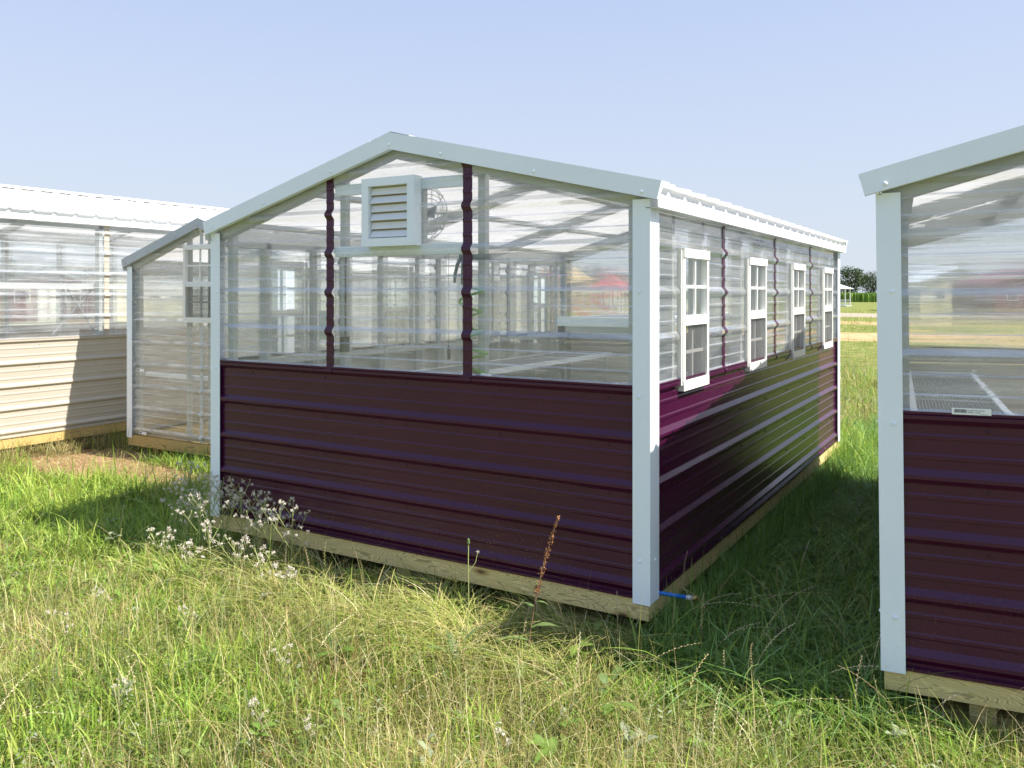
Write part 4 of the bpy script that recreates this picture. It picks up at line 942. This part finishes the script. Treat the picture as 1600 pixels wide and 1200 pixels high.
# ---------------------------------------------------------------- flowering weeds
def tuft(mb, c, r_, n=26):
    axd = Vector((rnd.uniform(-1, 1), rnd.uniform(-1, 1), rnd.uniform(-.6, .9))).normalized()
    for k in range(n):
        d_ = (axd*rnd.uniform(.0, 1.3)+Vector((rnd.gauss(0, .6), rnd.gauss(0, .6), rnd.gauss(0, .6)))).normalized()
        s_ = d_.cross(Vector((rnd.uniform(-1, 1), rnd.uniform(-1, 1), rnd.uniform(-1, 1)))).normalized()*r_*.13
        c0 = Vector(c); t_ = c0+d_*r_*rnd.uniform(.6, 1.4); mb.face([mb.p(*c0), mb.p(*(c0+d_*r_*.6+s_)), mb.p(*t_), mb.p(*(c0+d_*r_*.6-s_))])
def weed(x, y, h, label, seed, spread=.5, nb=7, tufts=1.0, lean=None, group='white tufted weeds by the burgundy greenhouse'):
    r_ = random.Random(seed); z = float(gheight(x, y)); o = empty('flowering_weed', (x, y, z)); tag(o, label, 'weed', group)
    st, lf, tf = MB(), MB(), MB(); la = r_.uniform(0, 6.283) if lean is None else lean; ll = r_.uniform(.05, .3)
    pt = lambda s: Vector((math.cos(la)*ll*h*s*s, math.sin(la)*ll*h*s*s, h*s))
    st.tube([pt(k/6) for k in range(7)], [.0032-.0003*k for k in range(7)], 5)
    for k in range(nb):
        s = .35+.62*k/nb; p0 = pt(s); a = k*2.4+r_.uniform(-.5, .5); L_ = h*spread*(1.1-s)*r_.uniform(.7, 1.2)+.05
        d_ = Vector((math.cos(a)*.62, math.sin(a)*.62, .8)); q = [p0+d_*L_*t+Vector((0, 0, .12*L_*t*t)) for t in (0, .35, .7, 1)]
        st.tube(q, [.0022, .0018, .0015, .0012], 4)
        ends = [q[-1]]
        for j in range(r_.randint(2, 4)):
            b0 = q[r_.choice((1, 2, 2))]; b1 = b0+Vector((r_.uniform(-1, 1), r_.uniform(-1, 1), r_.uniform(.6, 1.6))).normalized()*L_*r_.uniform(.25, .55); st.tube([b0, (b0+b1)/2+Vector((0, 0, .004)), b1], .0009, 4); ends.append(b1)
        for e in ends:
            if r_.random() < tufts:
                tq = MB(); tuft(tq, e, r_.uniform(.009, .017)*(.65 if h < .21 else 1), 30); tq.build('seed_tuft', M_tuft, o)
            else: st.tube([e, e+Vector((0, 0, .008)), e+Vector((0, 0, .014))], [.0012, .003, .001], 5)
    for k in range(26):
        s = .05+.80*k/26; p0 = pt(s); a = r_.uniform(0, 6.283); l_ = r_.uniform(.03, .07)*(1.2-s); d_ = Vector((math.cos(a), math.sin(a), .45)); s_ = Vector((-math.sin(a), math.cos(a), 0))*l_*.09
        m_ = p0+d_*l_*.5; e = p0+d_*l_-Vector((0, 0, l_*.25)); lf.face([lf.p(*p0), lf.p(*(m_+s_)), lf.p(*e), lf.p(*(m_-s_))])
    st.build('stem', M_stem, o); lf.build('leaf', M_wleaf, o)
    return o
WD = [  # picture column, distance, height, what sets it apart
 (300, 5.55, .48, 'leftmost tall weed with white tufts beside the left corner post'),
 (325, 5.30, .50, 'tall weed with white tufts right in front of the left corner post'),
 (350, 5.20, .46, 'white tufted weed just right of the left corner post, against burgundy siding'),
 (285, 5.15, .36, 'lower white tufted weed left of the corner post, nearer the bright grass'),
 (378, 4.95, .50, 'white tufted weed with a tall bare spike in front of the burgundy siding'),
 (400, 4.80, .46, 'branching white tufted weed above the left end of the wooden board'),
 (425, 4.75, .40, 'white tufted weed over the wooden board, second from the right'),
 (455, 4.62, .44, 'rightmost tall weed, spreading white tufts over the burgundy siding'),
 (330, 4.85, .30, 'short white tufted weed in the grass below the left corner post'),
 (365, 4.60, .28, 'short weed with dense white tufts below the left end of the board'),
 (410, 4.40, .28, 'low white tufted weed in the grass under the wooden board'),
 (440, 4.25, .22, 'low weed with a cluster of white tufts in front of the lying grass'),
 (295, 4.55, .26, 'low pale tufted weed halfway between corner post and foreground'),
 (255, 4.9, .24, 'sparse pale weed at the edge of the bright green patch'),
 (312, 5.0, .42, 'bushy weed with many tufts left of centre of the clump'), (345, 5.05, .44, 'dense white tufted weed in the middle of the clump, before the post'), (392, 4.95, .38, 'leafy tufted weed leaning over the left end of the board'), (270, 5.4, .40, 'weed at the far left of the tufted clump, behind the others')]
for i, (px, d, h, lb) in enumerate(WD):
    x, y = at(px, d)
    if x > -3.06 and y > -.05: y = -.07
    weed(x, y, h, lb, 40+i, spread=.55, nb=8 if h > .3 else 6, tufts=.85)
for i, (px, d, h, lb) in enumerate(((148, 4.05, .20, 'single low weed with one white tuft in the left foreground'), (100, 3.75, .2, 'lowest left white tufted weed near the left edge'), (400, 3.05, .12, 'small white flowered weed at the bottom, left of centre'), (445, 3.45, .14, 'small white tufted weed in the middle foreground grass'), (785, 2.93, .12, 'white tufted weed at the bottom edge in the centre'), (480, 2.95, .10, 'tiny white tufted weed at the bottom edge, left of centre'), (290, 3.9, .16, 'little weed with a round white tuft in the left foreground'), (185, 3.2, .12, 'tiny white weed in bright grass near the lower left corner'))):
    x, y = at(px, d); weed(x, y, h, lb, 80+i, spread=.4, nb=3, tufts=1.0, group='small white weeds in the lawn')

# dock with a rusty seed spike
dx_, dy_ = at(822, 3.62); o = empty('dock_plant', (dx_, dy_, float(gheight(dx_, dy_)))); tag(o, 'dried dock plant with rusty brown seed spike in front of the burgundy siding', 'plant')
rx = Vector((RT[0], RT[1], 0)); st, sd2, lf = MB(), MB(), MB()
pt = lambda s: rx*(.0+.05*s+.095*s**2.2)+Vector((0, 0, .70*s)); st.tube([pt(k/10) for k in range(11)], [.0042-.0003*k for k in range(11)], 6)
for k in range(420):
    s = .50+.50*rnd.random(); den = 1 if rnd.random() < .6+.4*math.sin(s*60) else 0
    if not den: continue
    a = rnd.uniform(0, 6.283); c = pt(s)+Vector((math.cos(a), math.sin(a), 0))*rnd.uniform(.003, .016)*(1.35-.75*s); rr = rnd.uniform(.0032, .0056)
    n3_ = [Vector((rnd.gauss(0, 1), rnd.gauss(0, 1), rnd.gauss(0, 1))).normalized()*rr for _ in range(2)]
    sd2.face([sd2.p(*(c+n3_[0])), sd2.p(*(c+n3_[1])), sd2.p(*(c-n3_[0])), sd2.p(*(c-n3_[1]))]); sd2.face([sd2.p(*(c+Vector((0, 0, rr)))), sd2.p(*(c+n3_[1])), sd2.p(*(c-Vector((0, 0, rr))))])
def longleaf(mb, p0, a, l_, w_, el=.4):
    d_ = Vector((math.cos(a), math.sin(a), el)); s_ = Vector((-math.sin(a), math.cos(a), 0)); pr2 = None
    for k in range(6):
        t = k/5; c = p0+d_*l_*t-Vector((0, 0, l_*.5*t*t)); ww = w_*math.sin(math.pi*min(1, .12+t*.88))*.5+.001; w2 = .1*ww*math.sin(k*2)
        cur = (mb.p(*(c-s_*ww+Vector((0, 0, w2)))), mb.p(*c), mb.p(*(c+s_*ww-Vector((0, 0, w2)))))
        if pr2: mb.face([pr2[0], pr2[1], cur[1], cur[0]]); mb.face([pr2[1], pr2[2], cur[2], cur[1]])
        pr2 = cur
for s, a, l_ in ((.42, 2.8, .10), (.46, .2, .06), (.56, 2.4, .05), (.30, .7, .14), (.22, 3.6, .16), (.12, 1.9, .18), (.10, 5.0, .2), (.60, 3.4, .04)):
    lf = MB(); longleaf(lf, pt(s), a, l_, l_*.22); lf.build('leaf', M_wleaf, o)
st.build('stem', M_dockst, o); sd2.build('seed_spike', M_dock, o)
# green bud stalk
gx, gy = at(712, 3.55); o = empty('bud_stalk', (gx, gy, float(gheight(gx, gy)))); tag(o, 'slender green stalk with one green bud and a side flower, left of the dock spike', 'plant')
pt = lambda s: rx*(.02*math.sin(s*4)+.07*s)+Vector((0, 0, .58*s)); m = MB(); m.tube([pt(k/8) for k in range(9)], .0022, 5); m.tube([pt(.8), pt(.8)+rx*.03+Vector((0, 0, .04)), pt(.8)+rx*.04+Vector((0, 0, .085))], .0013, 5); m.build('stem', M_stem, o)
m = MB(); m.tube([pt(1), pt(1)+Vector((0, 0, .008)), pt(1)+Vector((0, 0, .022)), pt(1)+Vector((0, 0, .028))], [.003, .007, .006, .003], 7); m.build('bud', M_wleaf, o)
m = MB(); tuft(m, pt(.8)+rx*.04+Vector((0, 0, .085)), .010, 20); m.build('seed_tuft', M_tuft, o)
for s, a, l_ in ((.05, .5, .16), (.1, 2.5, .18), (.15, 4.0, .15), (.3, 1.0, .08)):
    m = MB(); longleaf(m, pt(s), a, l_, l_*.2, 1.0); m.build('leaf', M_wleaf, o)

# ---------------------------------------------------------------- far things
def tree(px, d, h, wd, label, seed, group='trees along the far edge of the field'):
    x, y = at(px, d); r_ = np.random.default_rng(seed); o = empty('tree', (x, y, GZ)); tag(o, label, 'tree', group)
    m = MB(); m.tube([(0, 0, 0), (.1, 0, h*.3), (0, .1, h*.6), (.1, 0, h*.85)], [h*.03, h*.022, h*.014, h*.005], 7)
    for k in range(6):
        a = k*1.1; z = h*(.3+.08*k); m.tube([(0, 0, z), (math.cos(a)*wd*.25, math.sin(a)*wd*.25, z+h*.14)], [h*.010, h*.003], 5)
    m.build('trunk', M_bark, o)
    nb = 26; cs = []
    for k in range(nb):
        a = r_.random()*6.283; zz = h*(.25+.68*r_.random()); rr = wd*.5*math.sin(math.pi*min(.96, (zz/h-.1)))**.6*r_.random()**.5*.8
        cs.append((math.cos(a)*rr, math.sin(a)*rr, zz, wd*(.13+.10*r_.random())))
    n = 3600; cs = np.array(cs); pk = cs[r_.integers(0, nb, n)]; v = r_.normal(size=(n, 3)); v /= np.linalg.norm(v, axis=1)[:, None]
    c = pk[:, :3]+v*pk[:, 3:4]*(r_.random((n, 1))**.35); s = h*.022*(.6+.9*r_.random((n, 1)))
    a_ = r_.normal(size=(n, 3)); a_ /= np.linalg.norm(a_, axis=1)[:, None]; b_ = np.cross(a_, v); b_ /= np.linalg.norm(b_, axis=1)[:, None]+1e-6
    V = np.stack([c-a_*s, c-b_*s*.7, c+a_*s, c+b_*s*.7], 1).reshape(-1, 3)
    me = np_mesh('crown', V, np.arange(4*n).reshape(n, 4), np.zeros((0, 3), int), None, M_crown); link_obj('crown', me, o)
tree(1330, 215, 8.0, 8.6, 'rounded tree directly behind the far corner of the burgundy greenhouse', 1)
tree(1364, 240, 7.6, 9.5, 'dark tree seen in the gap just left of the right greenhouse', 2)
tree(1385, 240, 7.0, 7.0, 'tree half hidden behind the white post of the right greenhouse', 3)
tree(1300, 250, 6.8, 8, 'tree hidden mostly behind the far end windows', 4)
LBL = ['far tree just right of the back corner stud, behind the clear front', 'second far tree right of the back corner stud', 'far tree directly above the red play canopy', 'far tree beside the white right front corner post', 'far tree behind the first side window', 'far tree behind the first side seam strip', 'far tree behind the second side window', 'far tree behind the third side window', 'far tree behind the fourth side window', 'far tree seen through the left part of the right greenhouse', 'far tree above the cream shed', 'far tree behind the coiled green hose', 'far tree behind the louvered vent bay, middle of the house', 'far tree behind the left seam strip of the front']
for i, (px, d, h, wd) in enumerate(((865, 230, 7.5, 11), (900, 225, 8.5, 12), (940, 230, 8.6, 12), (985, 235, 7.4, 11), (1035, 230, 7.6, 11), (1090, 235, 8, 12), (1150, 230, 7.5, 11), (1210, 240, 7.6, 12), (1260, 240, 7, 11), (1430, 245, 6.5, 10), (780, 235, 7.5, 12), (700, 235, 7, 12), (610, 240, 8, 12), (520, 240, 7, 12))):
    tree(px, d, h, wd, LBL[i], 20+i)
for i, (px, d, h, wd) in enumerate(((20, 200, 9, 12), (90, 205, 8, 12), (150, 200, 8, 11), (-60, 205, 9, 13))):
    tree(px, d, h, wd, ('second','third','fourth','first')[i]+' far tree from the left, seen through the clear wall of the beige greenhouse', 50+i)

def corn():
    n = 26000; r_ = np.random.default_rng(5); u = r_.random(n); d = 152+48*r_.random(n)**1.6; px = 1180+520*u
    x = CAMX+FW[0]*d+RT[0]*(px-800)/F*d; y = CAMY+FW[1]*d+RT[1]*(px-800)/F*d; h = 1.45+.35*r_.random(n)
    z = np.full(n, GZ); az = r_.random(n)*6.283; s = np.stack([np.cos(az), np.sin(az), np.zeros(n)], 1)
    b = np.stack([x, y, z], 1); up = np.array([0, 0, 1.0])
    V = np.stack([b-s*.10, b+s*.10, b+s*.28+up*h[:, None]*.8, b+s*.03+up*h[:, None], b-s*.25+up*h[:, None]*.7], 1)
    V2 = V.reshape(-1, 3); i = (np.arange(n)*5)[:, None]
    me = np_mesh('corn_field', V2, i+np.array([[0, 1, 2, 4]]), i+np.array([[2, 3, 4]]), None, M_corn)
    tag(link_obj('corn_field', me), 'green corn field in front of the far trees', 'corn', kind='stuff')
corn()

def gazebo(px, d, w_, h, label, roofm, postm, rise=.9, name='gazebo', cat='gazebo'):
    x, y = at(px, d); o = empty(name, (x, y, GZ)); tag(o, label, cat)
    s = w_/2
    for sx in (-1, -.33, .33, 1):
        for sy in (-1, 1): m = MB(); m.box(sx*s*.9-.06, sx*s*.9+.06, sy*s*.9-.06, sy*s*.9+.06, 0, h); m.build('post', postm, o)
    for sy in (-1, 1):
        m = MB(); m.box(-s*.9, s*.9, sy*s*.9-.03, sy*s*.9+.03, .75, .83); m.box(-s*.9, s*.9, sy*s*.9-.03, sy*s*.9+.03, .1, .16)
        k = -s*.88
        while k < s*.88: m.box(k, k+.04, sy*s*.9-.02, sy*s*.9+.02, .16, .75); k += .16
        m.build('railing', postm, o)
    m = MB(); b = [(-s*1.12, -s*1.12, h), (s*1.12, -s*1.12, h), (s*1.12, s*1.12, h), (-s*1.12, s*1.12, h)]
    for k in range(4): m.face([m.p(*b[k]), m.p(*b[(k+1) % 4]), m.p(0, 0, h+rise)])
    m.face([m.p(*q) for q in b[::-1]]); m.build('roof', roofm, o)
    m = MB(); m.box(-s, s, -s, s, -.02, .08); m.build('deck', M_grey, o); return o
gazebo(1300, 106, 4.2, 2.2, 'small white roofed gazebo far off beside the corn field', M_steelroof, M_vinyl, .95)
gazebo(955, 54, 2.1, 1.95, 'red roofed play canopy on thin pale posts, seen through the front panel', M_red, M_vinyl, .95, 'play_canopy', 'canopy')

def shed(px, d, w_, dep, h, rise, wallm, roofm, label, rot=0.0, cat='shed', name='shed', wins=2):
    x, y = at(px, d); o = empty(name, (x, y, GZ), rot); tag(o, label, cat)
    m = MB(); m.box(-w_/2, w_/2, 0, dep, 0, h); m.prism([(-w_/2, h), (w_/2, h), (0, h+rise)], .001, dep-.001); m.build('wall', wallm, o)
    m = MB()
    for sx in (-1, 1): m.prism([(0, h+rise+.02), (sx*(w_/2+.25), h-.08), (sx*(w_/2+.25), h+.02), (0, h+rise+.14)], -.25, dep+.25)
    m.build('roof', roofm, o)
    dr = MB(); dr.box(-.5, .5, -.04, -.005, .05, 2.0); dr.build('door', M_vinyl, o)
    for k in range(wins):
        u = -w_/2+w_*(k+.5)/wins
        if abs(u) < .8: u += 1.0
        wo = MB(); wo.box(u-.4, u+.4, -.04, -.005, 1.1, 1.9); q = wo.build('window', M_vinyl, o)
        p2 = MB(); p2.box(u-.33, u+.33, -.05, -.041, 1.17, 1.83); p2.build('pane', M_dark, q)
    return o
shed(800, 62, 4.2, 5, 2.3, .8, M_cream, M_steelroof, 'cream shed with bright roof seen through the front panel beyond the back wall', .5)
shed(745, 66, 4.0, 5, 2.2, .8, M_vinyl, M_greyroof, 'white shed left of the cream one, blurred by clear panels', .5)
shed(1500, 72, 6.5, 8, 2.6, 1.2, M_cream, M_steelroof, 'cream building seen through the right greenhouse', .4, 'building', 'outbuilding')
shed(1640, 60, 7.5, 8, 2.3, 1.2, M_barn, M_barn, 'dark red barn seen at the right edge through clear panels', .4, 'barn', 'barn', 3)
shed(960, 105, 12, 8, 2.6, 1.4, M_tan, M_greyroof, 'long dull brown building far behind the play canopy', .5, 'building', 'outbuilding', 4)
shed(170, 48, 5, 5, 2.2, .7, M_cream, M_greyroof, 'cream shed seen through the right end of the beige greenhouse', .9)
shed(75, 46, 5, 5, 2.1, .7, M_barn, M_greyroof, 'dull red shed seen through the beige greenhouse, near the left edge', .9)
shed(1100, 62, 5, 6, 2.3, .8, M_vinyl, M_greyroof, 'white shed hidden behind the side windows', .5)
def playset(px, d, label, seed):
    x, y = at(px, d); o = empty('playset', (x, y, GZ), .4); tag(o, label, 'playset', 'wooden playsets in the field')
    for sx in (-.7, .7):
        for sy in (-.7, .7): m = MB(); m.box(sx-.08, sx+.08, sy-.08, sy+.08, 0, 2.4); m.build('post', M_post, o)
    m = MB(); m.box(-.78, .78, -.78, .78, 1.25, 1.33); m.build('deck', M_post, o)
    m = MB(); b = [(-.9, -.9, 2.3), (.9, -.9, 2.3), (.9, .9, 2.3), (-.9, .9, 2.3)]
    for k in range(4): m.face([m.p(*b[k]), m.p(*b[(k+1) % 4]), m.p(0, 0, 2.95)])
    m.face([m.p(*q) for q in b[::-1]]); m.build('roof', M_red if seed == 1 else M_post, o)
    m = MB(); m.quad((.78, -.3, 1.3), (.78, .3, 1.3), (2.6, .3, .15), (2.6, -.3, .15)); m.box(.78, .8, -.3, .3, 1.2, 1.3); m.beam((.78, -.32, 1.4), (2.6, -.32, .25), .04, .2); m.beam((.78, .32, 1.4), (2.6, .32, .25), .04, .2); m.build('slide', M_red, o)
    m = MB(); m.beam((-.7, 0, 2.2), (-3.2, 0, 2.2), .12, .12); m.beam((-3.2, 0, 2.2), (-3.4, .8, 0), .1, .1); m.beam((-3.2, 0, 2.2), (-3.4, -.8, 0), .1, .1); m.build('swing_beam', M_post, o)
    for k in (-1.4, -2.4):
        m = MB(); m.beam((k-.2, 0, 2.15), (k-.2, 0, .6), .02, .02); m.beam((k+.2, 0, 2.15), (k+.2, 0, .6), .02, .02); m.box(k-.24, k+.24, -.1, .1, .56, .6); m.build('swing', M_dark, o)
playset(848, 37, 'wooden playset with small red roof seen just left of the back corner stud', 1)
playset(898, 40, 'second wooden playset, right of the back corner stud', 2)
